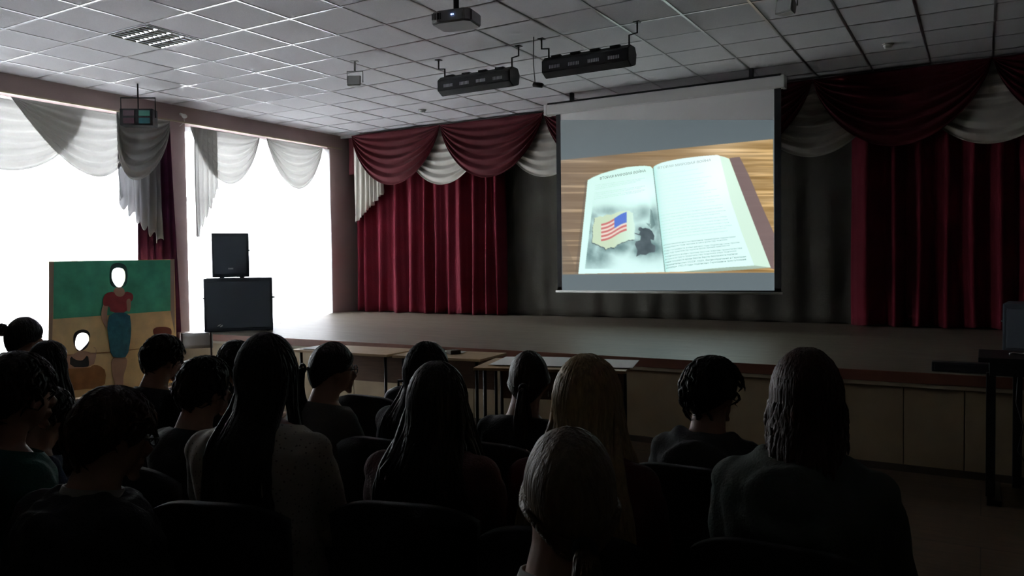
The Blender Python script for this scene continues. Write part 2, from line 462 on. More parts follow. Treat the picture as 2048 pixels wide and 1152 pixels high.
# ================================================================== PROJECTION SCREEN
YP = 9.30
t = thing('projection_screen', 'large white roll-down projection screen showing an open book', 'screen', (-3.4, YP, 1.13))
def rel(o, p): o.parent = p; o.matrix_parent_inverse = p.matrix_basis.inverted() if False else Matrix.Translation(p.location).inverted(); return o
def part(name, bm, M, root, smooth=False):
    bm.transform(Matrix.Translation(-root.location)); return mesh_obj(name, bm, M, root, smooth)
xl, xr = -4.80, -2.015
bm = bmesh.new(); box(bm, (xl + .03, YP, 1.19), (xr - .03, YP + .004, 3.50)); part('screen_fabric', bm, M_screen, t)
bm = bmesh.new()
box(bm, (xl - .035, YP - .002, 1.165), (xl + .03, YP + .005, 3.5)); box(bm, (xr - .03, YP - .002, 1.165), (xr + .045, YP + .005, 3.5)); box(bm, (xl - .035, YP - .002, 1.165), (xr + .045, YP + .005, 1.205))
part('black_border', bm, M_black, t)
bm = bmesh.new(); tube(bm, [(xl - .06, YP, 1.145), (xr + .06, YP, 1.145)], .016, 12); part('bottom_bar', bm, M_white, t, True)
bm = bmesh.new(); box(bm, (-4.96, YP - .07, 3.47), (-1.94, YP + .07, 3.60), .02); box(bm, (-4.98, YP - .075, 3.465), (-4.94, YP + .075, 3.605), .008); box(bm, (-1.96, YP - .075, 3.465), (-1.92, YP + .075, 3.605), .008)
part('screen_case', bm, M_white, t)
bm = bmesh.new(); box(bm, (-4.94, YP - .05, 3.60), (-1.96, YP + .05, 3.625), .004); part('shadow_gap_strip', bm, M_blackmet, t)  # dark strip added for the shadow gap between case and ceiling
for x in (-4.6, -2.3):
    bm = bmesh.new(); box(bm, (x - .02, YP - .03, 3.59), (x + .02, YP + .03, ZC - .001), .003); part('ceiling_bracket', bm, M_blackmet, t)

# ---- the projected picture: a colour grid, one corner point per picture dot
def raster():
    x0, x1, y0, y1 = 1120.0, 1550.0, 240.0, 581.0
    nx, ny = 430, 341
    SSX = 2
    xs = np.linspace(x0, x1, nx * SSX + 1); ys = np.linspace(y0, y1, ny * SSX + 1)
    X, Y = np.meshgrid(xs, ys)
    rs = np.random.RandomState(3)
    def inside(poly):
        r = np.zeros(X.shape, bool); n = len(poly)
        for i in range(n):
            xa_, ya_ = poly[i]; xb_, yb_ = poly[(i + 1) % n]
            if ya_ == yb_: continue
            c = ((ya_ > Y) != (yb_ > Y)) & (X < (xb_ - xa_) * (Y - ya_) / (yb_ - ya_) + xa_)
            r ^= c
        return r
    def noise2(sx, sy, seed, oct=4):
        out = np.zeros(X.shape); amp_ = 1; tot = 0
        for o_ in range(oct):
            g = np.random.RandomState(seed + o_).rand(256, 256)
            u = X / sx * 2 ** o_ + 37.2; v = Y / sy * 2 ** o_ + 11.7
            iu = np.floor(u).astype(int); iv = np.floor(v).astype(int); fu = u - iu; fv = v - iv
            fu = fu * fu * (3 - 2 * fu); fv = fv * fv * (3 - 2 * fv)
            a = g[iv % 256, iu % 256]; b = g[iv % 256, (iu + 1) % 256]; c = g[(iv + 1) % 256, iu % 256]; d = g[(iv + 1) % 256, (iu + 1) % 256]
            out += amp_ * ((a * (1 - fu) + b * fu) * (1 - fv) + (c * (1 - fu) + d * fu) * fv); tot += amp_; amp_ *= .5
        return out / tot
    def C(p6): return [(1100 + a / 3.388, 260 + b / 3.388) for a, b in p6]
    def C5(p5): return [(1100 + a / 4.431, 300 + b / 4.431) for a, b in p5]
    img = np.zeros(X.shape + (3,))
    # unlit parts of the slide: the projector's faint bluish black
    base = np.array([100, 112, 117.])
    img[:] = base
    tl = np.clip((1400 - X) / 280, 0, 1)[..., None] * np.clip((330 - Y) / 90, 0, 1)[..., None]
    img = img * (1 - .25 * tl) + np.array([120, 122, 118.]) * .25 * tl
    img *= (.90 + .1 * np.clip((Y - 250) / 100, 0, 1))[..., None]
    # table top
    wood = inside([(1119, 320.5), (1546, 278), (1549, 545), (1125, 549)])
    Yr = Y + (X - 1120) * .05
    g1 = noise2(90, 5, 11); g2 = noise2(140, 2.6, 21, 3)
    k = np.clip((X - 1120) / 430, 0, 1)
    c0 = np.array([128, 110, 92.]); c1 = np.array([172, 140, 92.])
    wc = c0 + (c1 - c0) * k[..., None]
    wc = wc + ((g1 - .5) * 60 + (g2 - .5) * 34)[..., None] * (.45 + .75 * k[..., None])
    line = np.clip((noise2(200, 3.2, 51, 2) - .63) * 9, 0, 1)
    wc = wc + line[..., None] * np.array([44, 40, 32.])
    wc = wc + (np.exp(-((X - 1440) / 60) ** 2 - ((Y - 300) / 16) ** 2) * 50)[..., None]
    img = np.where(wood[..., None], wc, img)
    # book shadows / cover
    for poly, col, al in ((C([(1215, 190), (1285, 182), (1345, 300), (1420, 480), (1518, 700), (1518, 945), (1490, 935)]), (122, 104, 106), .92),
                          (C([(78, 690), (110, 760), (160, 900), (172, 980), (75, 980)]), (112, 102, 88), .35),
                          (C([(240, 345), (256, 340), (192, 977), (170, 977)]), (95, 88, 80), .45)):
        mk = inside(poly)[..., None]; img = np.where(mk, img * (1 - al) + np.array(col, float) * al, img)
    LP = C([(255, 340), (290, 320), (345, 297), (400, 280), (460, 264), (520, 252), (580, 245), (640, 242), (680, 246), (698, 262), (778, 963), (192, 975)])
    RP = C([(698, 262), (705, 245), (730, 232), (760, 220), (830, 204), (900, 192), (980, 182), (1050, 175), (1135, 168), (1150, 175), (1185, 183), (1215, 195), (1496, 932), (1385, 920), (1100, 940), (900, 960), (778, 963)])
    lp = inside(LP); rp = inside(RP)
    pg = np.array([214, 250, 240.]) + np.zeros(X.shape + (3,))
    kk = np.clip((Y - 320) / 220, 0, 1)[..., None]
    pg = pg * (1 - kk) + np.array([222, 255, 252.]) * kk
    pg += (np.exp(-((X - 1290) / 45) ** 2 - ((Y - 395) / 45) ** 2) * 22)[..., None]
    img = np.where(lp[..., None], pg, img)
    pr = np.array([226, 255, 252.]) + np.zeros(X.shape + (3,))
    pr += (np.exp(-((X - 1440) / 50) ** 2 - ((Y - 350) / 70) ** 2) * 26)[..., None]
    gut = 1306 + (Y - 335) * (1330 - 1306) / (544 - 335)
    pr -= (np.exp(-np.clip(X - gut, 0, None) / 7) * 40)[..., None] * np.array([1.0, .35, .45])
    img = np.where(rp[..., None], pr, img)
    ed = inside(C([(1150, 175), (1215, 195), (1496, 932), (1385, 920), (1300, 700), (1225, 480)]))
    img = np.where(ed[..., None], img * .35 + np.array([212, 240, 214.]) * .65, img)
    be = inside(C([(880, 964), (1100, 938), (1385, 918), (1496, 932), (1300, 948), (1100, 960)]))
    img = np.where(be[..., None], np.array([165, 186, 170.]) + (noise2(80, 1.5, 5) - .5)[..., None] * 60, img)
    # ink-wash smoke around the picture
    def blob(cx, cy, rx, ry, s=2.0):
        return np.exp(-(((X - cx) / rx) ** 2 + ((Y - cy) / ry) ** 2) ** (s / 2))
    n = noise2(26, 26, 71, 5)
    cr = lambda a, b: (1100 + a / 4.431, 300 + b / 4.431)
    d = np.zeros(X.shape)
    for (a, b, rx, ry, kx) in ((350, 890, 20, 34, .95), (420, 950, 26, 22, .9), (340, 700, 9, 40, .75), (600, 860, 36, 14, .8), (470, 880, 26, 12, .8), (560, 540, 46, 10, .5), (800, 560, 26, 18, .55), (480, 1000, 20, 10, .4),
                               (870, 860, 30, 22, 1.1), (840, 740, 18, 20, .9), (930, 640, 12, 32, .9), (960, 760, 9, 38, .8), (700, 820, 34, 12, .6), (790, 900, 18, 14, .9), (380, 600, 12, 14, .5)):
        cx, cy = cr(a, b); d = np.maximum(d, blob(cx, cy, rx, ry) * kx)
    d = np.clip(d * (.25 + 1.35 * n), 0, .85)
    edge = X > (1169 + (Y - 545) * -.12) ; d = d * edge * (Y < 538)
    img = np.where(lp[..., None], img * (1 - d[..., None]) + np.array([88, 118, 120.]) * d[..., None], img)
    # soldiers' silhouette
    sil = C5([(750, 735), (790, 745), (800, 722), (782, 706), (788, 686), (806, 684), (818, 696), (845, 690), (880, 700), (905, 720), (925, 760), (920, 800), (890, 790), (900, 830), (935, 850), (930, 905), (880, 910), (850, 930), (800, 925), (765, 945), (775, 890), (752, 835), (762, 810), (800, 800), (806, 760), (780, 752), (752, 742)])
    mk = inside(sil) & lp & (n > .22)
    img = np.where(mk[..., None], np.array([84, 98, 104.]) + (n - .5)[..., None] * 80, img)
    bay = inside(C5([(850, 648), (895, 655), (885, 690), (890, 520), (905, 540), (915, 600), (935, 660), (900, 700)])) & lp
    img = np.where(bay[..., None], img * .45 + np.array([90, 120, 120.]) * .55, img)
    # torn paper with the flag
    tp = [(395, 605), (430, 590), (470, 588), (500, 572), (540, 575), (575, 560), (640, 540), (700, 540), (735, 560), (742, 620), (752, 680), (748, 740), (752, 795), (700, 800), (668, 812), (640, 820), (600, 840), (570, 868), (540, 862), (510, 870), (492, 884), (478, 862), (440, 850), (400, 830), (374, 820), (380, 740), (378, 680), (392, 640)]
    tj = []
    rj = random.Random(4)
    for i in range(len(tp)):
        a, b = tp[i], tp[(i + 1) % len(tp)]
        for q in range(4): tj.append((a[0] + (b[0] - a[0]) * q / 4 + rj.uniform(-3, 3), a[1] + (b[1] - a[1]) * q / 4 + rj.uniform(-3, 3)))
    mk = inside(C5(tj))
    sh = inside([(a - 1.0, b + 1.6) for a, b in C5(tj)]) & lp
    img = np.where(sh[..., None], img * .6, img)
    tc_ = np.array([206, 226, 196.]) + (np.clip((X - 1225) / 50, 0, 1))[..., None] * np.array([14, 26, 44.])
    img = np.where(mk[..., None], tc_, img)
    TL, TR, BR, BL = [np.array(p) for p in C5([(462, 655), (676, 556), (680, 722), (444, 808)])]
    u = np.clip((X - (TL[0] + BL[0]) / 2) / ((TR[0] + BR[0]) / 2 - (TL[0] + BL[0]) / 2), -1, 2)
    wav = 2.2 * np.sin(u * 5.5)
    yt = TL[1] + (TR[1] - TL[1]) * u + wav; yb_ = BL[1] + (BR[1] - BL[1]) * u + wav
    v = (Y - yt) / (yb_ - yt)
    fl_ = (u > 0) & (u < 1) & (v > 0) & (v < 1)
    st = (np.floor(v * 9).astype(int) % 2 == 0)
    fc = np.where(st[..., None], np.array([206, 118, 116.]), np.array([236, 222, 210.]))
    can = (u > .52) & (v < .56)
    star = ((np.floor(X * .75 + Y * .4).astype(int) + np.floor(Y * .75).astype(int)) % 3 == 0)
    fc = np.where(can[..., None], np.where(star[..., None], np.array([120, 150, 225.]), np.array([78, 114, 208.])), fc)
    img = np.where(fl_[..., None], fc, img)
    # gutter line and page rim
    gl = (np.abs(X - gut) < .8) & (Y > 336) & (Y < 545)
    img = np.where(gl[..., None], img * .62, img)
    img = np.clip(img, 0, 255)
    # soft focus of the projector: two small box blurs, then to one value per grid corner
    for _ in range(2):
        p = np.pad(img, ((1, 1), (1, 1), (0, 0)), mode='edge')
        img = (p[:-2, 1:-1] + p[2:, 1:-1] + p[1:-1, :-2] + p[1:-1, 2:] + 2 * p[1:-1, 1:-1]) / 6
    img = img[::SSX, ::SSX]; Xg = X[::SSX, ::SSX]; Yg = Y[::SSX, ::SSX]
    v = img / 255
    lin = np.where(v <= .04045, v / 12.92, ((v + .055) / 1.055) ** 2.4)
    return Xg, Yg, lin
Xg, Yg, lin = raster()
ny, nx = Xg.shape
YPI = YP - .0025
R3 = np.array(R_); U3 = np.array(U_); F3 = np.array(F_)
D3 = F3 + R3 * ((Xg[..., None] - 1024) / FPX) - U3 * ((Yg[..., None] - 576) / FPX)
P3 = np.array(CAM) + D3 * (YPI / D3[..., 1:2])
P3 = P3.reshape(-1, 3)
P3[:, 0] = np.clip(P3[:, 0], xl + .03, xr - .03)
P3 = P3 - np.array(t.location)
idx = np.arange(ny * nx).reshape(ny, nx)
quads = np.stack([idx[:-1, :-1], idx[1:, :-1], idx[1:, 1:], idx[:-1, 1:]], -1).reshape(-1, 4)
me = bpy.data.meshes.new('projected_image')
me.from_pydata(P3.tolist(), [], quads.tolist())
ca = me.color_attributes.new('picture', 'FLOAT_COLOR', 'POINT')
ca.data.foreach_set('color', np.concatenate([lin.reshape(-1, 3), np.ones((ny * nx, 1))], 1).astype(np.float32).ravel())
Mp = bpy.data.materials.new('projected_picture'); Mp.use_nodes = True
N = Mp.node_tree.nodes; Lk = Mp.node_tree.links; b = N['Principled BSDF']
b.inputs['Base Color'].default_value = (.08, .08, .08, 1); b.inputs['Roughness'].default_value = 1; b.inputs['Specular IOR Level'].default_value = 0
at = N.new('ShaderNodeAttribute'); at.attribute_name = 'picture'
Lk.new(at.outputs['Color'], b.inputs['Emission Color']); b.inputs['Emission Strength'].default_value = 1.0
me.materials.append(Mp)
pim = bpy.data.objects.new('projected_image', me); COL.objects.link(pim); pim.parent = t
pim['label'] = 'projected photo of an open book on a wooden table'

# ---- lettering on the two pages
def text_mesh(s, size=1.0, bold=0):
    cu = bpy.data.curves.new('t', 'FONT'); cu.body = s; cu.size = size; cu.offset = bold; cu.resolution_u = 1
    o = bpy.data.objects.new('t', cu); COL.objects.link(o)
    dg = bpy.context.evaluated_depsgraph_get(); dg.update()
    mm = bpy.data.meshes.new_from_object(o.evaluated_get(dg))
    vs = [v.co.copy() for v in mm.vertices]; fs = [tuple(p.vertices) for p in mm.polygons]
    bpy.data.objects.remove(o); bpy.data.curves.remove(cu); bpy.data.meshes.remove(mm)
    return vs, fs
def ink(name, c):
    M = bpy.data.materials.new(name); M.use_nodes = True; b = M.node_tree.nodes['Principled BSDF']
    b.inputs['Base Color'].default_value = (.08, .08, .08, 1); b.inputs['Roughness'].default_value = 1
    b.inputs['Specular IOR Level'].default_value = 0
    b.inputs['Emission Color'].default_value = (*s2l(c), 1); b.inputs['Emission Strength'].default_value = 1
    return M
inks = [ink('heading_ink', (120, 140, 138)), ink('pale_heading_ink', (178, 196, 194)), ink('text_ink', (132, 168, 166)), ink('pale_text_ink', (190, 226, 220)), ink('paler_text_ink', (210, 242, 236))]
tv, tf, tm = [], [], []
def put_line(s, x0, y0, x1, y1, h, mi, bow=0, bold=0):
    vs, fs = text_mesh(s, 1.0, bold)
    if not vs: return
    W = max(v.x for v in vs)
    o = len(tv)
    for v in vs:
        u = v.x / W
        X = x0 + (x1 - x0) * u; Yb = y0 + (y1 - y0) * u + bow * (math.exp(-u * 7))
        p = aty(X, Yb - v.y / .72 * h, YP - .005)
        tv.append(tuple(p - t.location))
    for f in fs: tf.append([o + i for i in f]); tm.append(mi)
put_line('ВТОРАЯ МИРОВАЯ ВОЙНА', 1199.5, 359.5, 1291.5, 343.5, 5.0, 0, 0, .012)
put_line('ВТОРАЯ МИРОВАЯ ВОЙНА', 1315, 338.5, 1422, 322, 4.8, 1, 0, .01)
words = 'война стран мира Европы армии году начало государств германия союзники договор победа народов жертвы силы подписан встреча правительства против территории экономика итоги безопасности'.split()
rt = random.Random(9)
def sentence(n):
    s = ''
    while len(s) < n: s += rt.choice(words) + ' '
    return s.strip()
for i in range(8):
    if i == 3: continue
    y = 370 + i * 3.9
    put_line(sentence(34 if i not in (2, 6) else 26), 1190 - i * .3, y + 2, (1282 if i % 2 else 1290) - (18 if i in (2,) else 0), y - 13, 2.3, 3)
nl = 31
last = ['правительство СССР, США, Великобритания и Германия', 'октября 1952-7 годы подписано Германии и преступлений']
for i in range(nl):
    q = i / (nl - 1)
    y = 352 + (535 - 352) * (q ** .93)
    gx = 1306 + (y - 335) * 24 / 209 + 3
    xe = 1418 + (1494 - 1418) * q - rt.choice([0, 3, 14, 22])
    if i == 21: continue
    s = last[i - nl + 2] if i >= nl - 2 else sentence(50)
    if i >= nl - 2: xe = 1492
    h = 2.2 + 1.1 * q
    put_line(s, gx, y, xe, y - (13.5 + 1.5 * q), h, 2 if q > .68 else (3 if q > .38 else 4), 3.0, .01 if q > .9 else 0)
me = bpy.data.meshes.new('book_lettering'); me.from_pydata(tv, [], tf)
for M in inks: me.materials.append(M)
for p, i_ in zip(me.polygons, tm): p.material_index = i_
lo = bpy.data.objects.new('book_lettering', me); COL.objects.link(lo); lo.parent = pim

# ================================================================== FLAT PAINTED BOARD
def flat(loops, thick, M2, fn=None):
    """2-D outline with holes -> solid slab (bmesh) in its own plane"""
    cu = bpy.data.curves.new('c', 'CURVE'); cu.dimensions = '2D'; cu.fill_mode = 'BOTH'; cu.extrude = thick / 2
    for lp_ in loops:
        sp = cu.splines.new('POLY'); sp.points.add(len(lp_) - 1); sp.use_cyclic_u = True
        for i, (a, b_) in enumerate(lp_): sp.points[i].co = (a, b_, 0, 1)
    o = bpy.data.objects.new('c', cu); COL.objects.link(o)
    dg = bpy.context.evaluated_depsgraph_get(); dg.update()
    mm = bpy.data.meshes.new_from_object(o.evaluated_get(dg))
    bpy.data.objects.remove(o); bpy.data.curves.remove(cu)
    bm = bmesh.new(); bm.from_mesh(mm); bpy.data.meshes.remove(mm)
    bm.transform(M2)
    return bm
XBD = -9.08
bt = thing('photo_board', 'painted classroom photo board with two face holes, standing by the window', 'photo board', (XBD, 5.9, 0))
def c2(pts):   # outlines measured on the board, as (along, up)
    out = []
    for a, b_ in pts:
        p = atx(80 + a / 3.84, 500 + b_ / 3.84, XBD); out.append((p.y - 5.9, p.z))
    return out
def smoothloop(l, n=3):
    for _ in range(n):
        o = []
        for i in range(len(l)):
            a, b_ = l[i], l[(i + 1) % len(l)]
            o += [(a[0] * .75 + b_[0] * .25, a[1] * .75 + b_[1] * .25), (a[0] * .25 + b_[0] * .75, a[1] * .25 + b_[1] * .75)]
        l = o
    return l
BM = lambda off: Matrix(((0, 0, 1, off), (1, 0, 0, 0), (0, 1, 0, 0), (0, 0, 0, 1)))
hole1 = smoothloop(c2([(572, 138), (610, 136), (645, 150), (655, 200), (648, 240), (625, 285), (588, 286), (560, 250), (546, 210), (550, 160)]), 2)
hole2 = smoothloop(c2([(290, 642), (330, 634), (368, 645), (376, 690), (366, 740), (325, 776), (285, 768), (264, 735), (270, 680)]), 2)
hole3 = smoothloop(c2([(78, 360), (88, 352), (90, 410), (80, 418)]), 1)
tb = c2([(66, 88), (1030, 72)])
bb0, bb1 = tb[0][0], tb[1][0]
board = [(bb0, tb[0][1]), (bb0, .02), (bb1, .02), (bb1, tb[1][1])]
Mb_y = mat('yellow_ochre_paint', (.92, .70, .36), .6, var=.12, vscale=5)
mesh_obj('board_panel', flat([board, hole1, hole2], .012, BM(0)), Mb_y, bt)
Mb_g = mat('green_paint', (.10, .60, .38), .55, var=.25, vscale=4)
Mb_f = mat('pale_margin_paint', (.46, .36, .28), .6)
Mb_r = mat('red_top_paint', (.42, .06, .07), .6, var=.15, vscale=12)
Mb_s = mat('painted_skin', (.58, .36, .26), .6, var=.08)
Mb_j = mat('denim_paint', (.03, .20, .28), .55, var=.25, vscale=14)
Mb_h = mat('dark_hair_paint', (.05, .035, .05), .6)
Mb_k = mat('black_paint', (.02, .03, .035), .6)
Mb_d = mat('desk_paint', (.42, .20, .07), .6, var=.2, vscale=8)
Mb_v = mat('trophy_paint', (.20, .04, .03), .5)
def paint(name, loops, M, lay, sm=0):
    l2 = [smoothloop(c2(loops[0]), sm) if sm else c2(loops[0])] + loops[1:]
    return mesh_obj(name, flat(l2, .002, BM(.007 + .002 * lay)), M, bt)
paint('painted_margin', [[(66, 88), (105, 88), (95, 530), (75, 1170), (58, 1170)]], Mb_f, 0)
paint('painted_margin', [[(998, 74), (1030, 74), (1032, 640), (1000, 470)]], Mb_f, 0)
paint('painted_blackboard', [[(103, 90), (998, 76), (1000, 466), (99, 530)], hole1], Mb_g, 0)
paint('painted_hair', [[(540, 110), (600, 96), (660, 115), (672, 200), (655, 290), (540, 290), (528, 200)], hole1], Mb_g if False else mat('dark_green_hair_paint', (.03, .11, .10), .6), 1, 2)
paint('painted_arm', [[(490, 400), (525, 410), (510, 470), (512, 540), (535, 575), (528, 605), (500, 600), (475, 545), (464, 500), (470, 450)]], Mb_s, 3, 2)
paint('painted_arm', [[(655, 380), (690, 370), (692, 440), (680, 475), (662, 470), (660, 430)]], Mb_s, 6, 2)
paint('painted_neck', [[(575, 285), (630, 285), (650, 325), (640, 365), (600, 375), (560, 360), (555, 320)]], Mb_s, 4, 2)
paint('painted_top', [[(560, 318), (575, 350), (610, 362), (640, 348), (650, 316), (700, 330), (712, 360), (700, 395), (665, 400), (670, 480), (535, 482), (530, 430), (478, 430), (478, 370), (500, 330)]], Mb_r, 5, 1)
paint('painted_skirt', [[(530, 480), (680, 480), (694, 580), (690, 680), (665, 820), (600, 828), (540, 820), (518, 680), (508, 580)]], Mb_j, 6, 1)
paint('painted_legs', [[(540, 815), (668, 815), (660, 900), (636, 960), (634, 1050), (645, 1150), (575, 1150), (575, 1040), (548, 950)]], Mb_s, 2, 2)
paint('painted_hair', [[(250, 690), (258, 635), (310, 608), (362, 615), (384, 650), (376, 700), (290, 790), (262, 740)], hole2], Mb_h, 1, 2)
paint('painted_child', [[(300, 770), (345, 775), (420, 800), (432, 760), (398, 745), (425, 750), (430, 800), (405, 900), (150, 925), (155, 890), (190, 820), (270, 795)]], Mb_s, 2, 1)
paint('painted_child_top', [[(228, 810), (262, 840), (300, 850), (330, 845), (362, 800), (374, 880), (360, 900), (225, 898)]], Mb_k, 3, 1)
paint('painted_desk', [[(95, 915), (380, 905), (400, 882), (450, 885), (505, 930), (490, 1060), (300, 1070), (100, 1100)]], Mb_d, 3, 1)
paint('painted_trophy', [[(862, 615), (880, 595), (920, 590), (975, 592), (1005, 605), (1008, 650), (985, 668), (960, 655), (940, 668), (915, 652), (895, 665), (870, 655)]], Mb_v, 2, 2)
paint('painted_chair', [[(770, 880), (860, 830), (1080, 880), (1060, 1010), (920, 1000), (770, 930)]], Mb_d, 1, 1)
paint('painted_floor_line', [[(90, 812), (540, 780), (800, 752), (800, 758), (540, 787), (90, 820)]], Mb_d, 1)
for yy in (bb0 + .12, bb1 - .12):
    bm = bmesh.new(); cyl(bm, (-.012, yy, 1.5), (-.24, yy, 0.005), .014, 8); mesh_obj('strut', bm, M_wood, bt)

# ================================================================== LOUDSPEAKERS
def speaker(name, label, loc, rz, wd, dp, ht, logo, trap=.0, group=None):
    s = thing(name, label, 'speaker', loc, rz, group)
    bm = bmesh.new(); box(bm, (-wd / 2, -dp / 2, .012), (wd / 2, dp / 2, ht), .012)
    for v in bm.verts:
        k = (v.co.y + dp / 2) / dp; v.co.x *= 1 - trap * k
    mesh_obj('cabinet', bm, M_carpetbox, s)
    bm = bmesh.new(); box(bm, (-wd / 2 + .03, -dp / 2 - .012, .05), (wd / 2 - .03, -dp / 2 + .002, ht - .04), .006); mesh_obj('grille', bm, M_grille, s)
    bm = bmesh.new()
    if logo == 'mark':
        M2 = Matrix.Translation((-wd * .32, -dp / 2 - .016, .075)) @ Matrix.Rotation(PI / 2, 4, 'X')
        for pl in ([(0, 0), (.022, .02), (.05, .032), (.036, .012), (.02, .004)], [(.03, -.004), (.052, .016), (.07, .02), (.062, .0), (.045, -.01)]):
            merge(bm, flat([pl], .004, M2))
    else:
        box(bm, (-.03, -dp / 2 - .018, .11), (.03, -dp / 2 - .011, .128), .003)
    mesh_obj('badge', bm, M_silver, s)
    for sx in (-1, 1):
        bm = bmesh.new(); xx = sx * (wd / 2) * (1 - trap * .5)
        tube(bm, [(xx - sx * .004, -.07, ht * .62), (xx + sx * .02, -.06, ht * .62), (xx + sx * .02, .06, ht * .62), (xx - sx * .004, .07, ht * .62)], .009, 8)
        mesh_obj('handle', bm, M_blackmet, s, True)
    for sx in (-1, 1):
        for sy in (-1, 1):
            bm = bmesh.new(); cyl(bm, (sx * (wd / 2 - .06) * (1 - trap), sy * (dp / 2 - .06), 0), (sx * (wd / 2 - .06) * (1 - trap), sy * (dp / 2 - .06), .016), .02, 12); mesh_obj('foot', bm, M_black, s)
    return s
speaker('subwoofer', 'large black bass loudspeaker standing on the left end of the stage', (-8.06, 6.80, ZS), .84, .80, .56, .66, 'mark')
sp2 = speaker('loudspeaker', 'narrow black loudspeaker stacked on top of the bass speaker', (-8.16, 6.78, ZS + .66), .80, .44, .36, .56, 'bar', .25)
# black cabinet at the right end of the stage
speaker('loudspeaker', 'black loudspeaker in the dark at the right end of the stage', (.62, 8.0, ZS), -.1, .9, .5, .42, 'bar')
bm = bmesh.new(); box(bm, (-.19, -.05, 0), (.19, .05, .07), .01); box(bm, (-.17, -.056, .012), (.17, -.048, .058), .004)
o = mesh_obj('floor_light_bar', bm, M_black); o.location = (-.12, 6.42, ZS); tag(o, 'long low black box lying on the right stage edge', 'light bar')

# school chair in front of the stage corner
def school_chair(label, loc, rz):
    s = thing('school_chair', label, 'chair', loc, rz)
    Mw = mat('pale_laminate', (.50, .50, .48), .5)
    Mm = mat('dark_red_metal', (.06, .03, .025), .4, metal=.3)
    bm = bmesh.new(); sheet(bm, lambda u, v: ((u - .5) * .36, -.20 + .03 * (1 - (2 * u - 1) ** 2) * -1, .61 + .17 * v), 12, 4)
    o = mesh_obj('backrest', bm, Mw, s, True); o.modifiers.new('t', 'SOLIDIFY').thickness = .012
    bm = bmesh.new(); box(bm, (-.19, -.18, .44), (.19, .19, .452), .004); mesh_obj('seat', bm, Mw, s)
    for sx in (-1, 1):
        bm = bmesh.new(); tube(bm, [(sx * .16, -.24, .0), (sx * .16, -.19, .44), (sx * .16, -.215, .78)], .011, 8); mesh_obj('leg', bm, Mm, s, True)
        bm = bmesh.new(); tube(bm, [(sx * .16, .20, .0), (sx * .16, .17, .435), (sx * .16, -.19, .435)], .011, 8); mesh_obj('leg', bm, Mm, s, True)
    return s
school_chair('pale school chair standing with its back to the hall at the left stage corner', (-7.73, 5.98, 0), .6)

# ================================================================== TABLES BEFORE THE STAGE
def desk(label, x, y, rz, wd=1.15, dp=.5, panel=True, top=M_wood):
    s = thing('school_desk', label, 'table', (x, y, 0), rz, 'school desks in front of the stage')
    bm = bmesh.new(); box(bm, (-wd / 2, -dp / 2, .72), (wd / 2, dp / 2, .742), .004); mesh_obj('tabletop', bm, top, s)
    if panel:
        bm = bmesh.new(); box(bm, (-wd / 2 + .06, dp / 2 - .08, .42), (wd / 2 - .06, dp / 2 - .065, .72), .003); mesh_obj('modesty_panel', bm, M_deskw, s)
    for sx in (-1, 1):
        for sy in (-1, 1):
            bm = bmesh.new(); xx = sx * (wd / 2 - .07); yy = sy * (dp / 2 - .07)
            tube(bm, [(xx, yy, .0), (xx, yy, .72)], .014, 8); mesh_obj('leg', bm, M_blackmet, s, True)
        bm = bmesh.new(); tube(bm, [(sx * (wd / 2 - .07), -dp / 2 + .07, .12), (sx * (wd / 2 - .07), dp / 2 - .07, .12)], .012, 8); mesh_obj('rail', bm, M_blackmet, s, True)
    return s
desk('school desk farthest left before the stage, with a white sheet on its end', -5.03, 5.56, .05, 1.12, .5)
desk('middle school desk before the stage, with a small jar on it', -3.99, 5.62, .10, .86, .5)
desk('school desk covered by a large white sheet, right of the other two', -2.84, 5.42, .28, 1.15, .62)
def paper(label, x, y, z, rz, w_, d_, nm='paper_sheet'):
    bm = bmesh.new(); sheet(bm, lambda u, v: ((u - .5) * w_, (v - .5) * d_, .004 + .006 * math.sin(u * 5) * v), 10, 6)
    o = mesh_obj(nm, bm, M_paper); o.location = (x, y, z); o.rotation_euler = (0, 0, rz); o.modifiers.new('t', 'SOLIDIFY').thickness = .002
    return tag(o, label, 'paper')
paper('white sheet lying on the end of the leftmost desk', -5.38, 5.50, .747, .1, .26, .34)
paper('large white poster sheet spread over the right desk', -2.80, 5.50, .747, .28, 1.10, .52)
paper('small white leaflet beside the jar on the middle desk', -4.02, 5.72, .747, .3, .2, .15)
j = thing('glass_jar', 'small glass jar standing on the middle desk', 'jar', (-4.24, 5.72, .742))
bm = bmesh.new(); rings(bm, [(0, 0, 0, .028, .028), (0, 0, .01, .032, .032), (0, 0, .06, .032, .032), (0, 0, .07, .026, .026)], 16, 2); mesh_obj('jar_body', bm, mat('jar_glass', (.5, .52, .5), .1), j, True)
bm = bmesh.new(); cyl(bm, (0, 0, .07), (0, 0, .085), .029, 16); mesh_obj('lid', bm, M_silver, j, True)
for k, (dx, c, wd) in enumerate(((-.02, (.06, .03, .02), .12), (.16, (.10, .07, .04), .1))):
    bm = bmesh.new(); box(bm, (-wd / 2, -.04, 0), (wd / 2, .04, .035), .006)
    o = mesh_obj('pencil_box', bm, mat('box_%d' % k, c, .5)); o.location = (-4.12 + dx, 5.64, .742); o.rotation_euler = (0, 0, .1 + k)
    tag(o, ['dark brown small box right beside the glass jar', 'brown small box at the right end of the middle desk'][k], 'box')

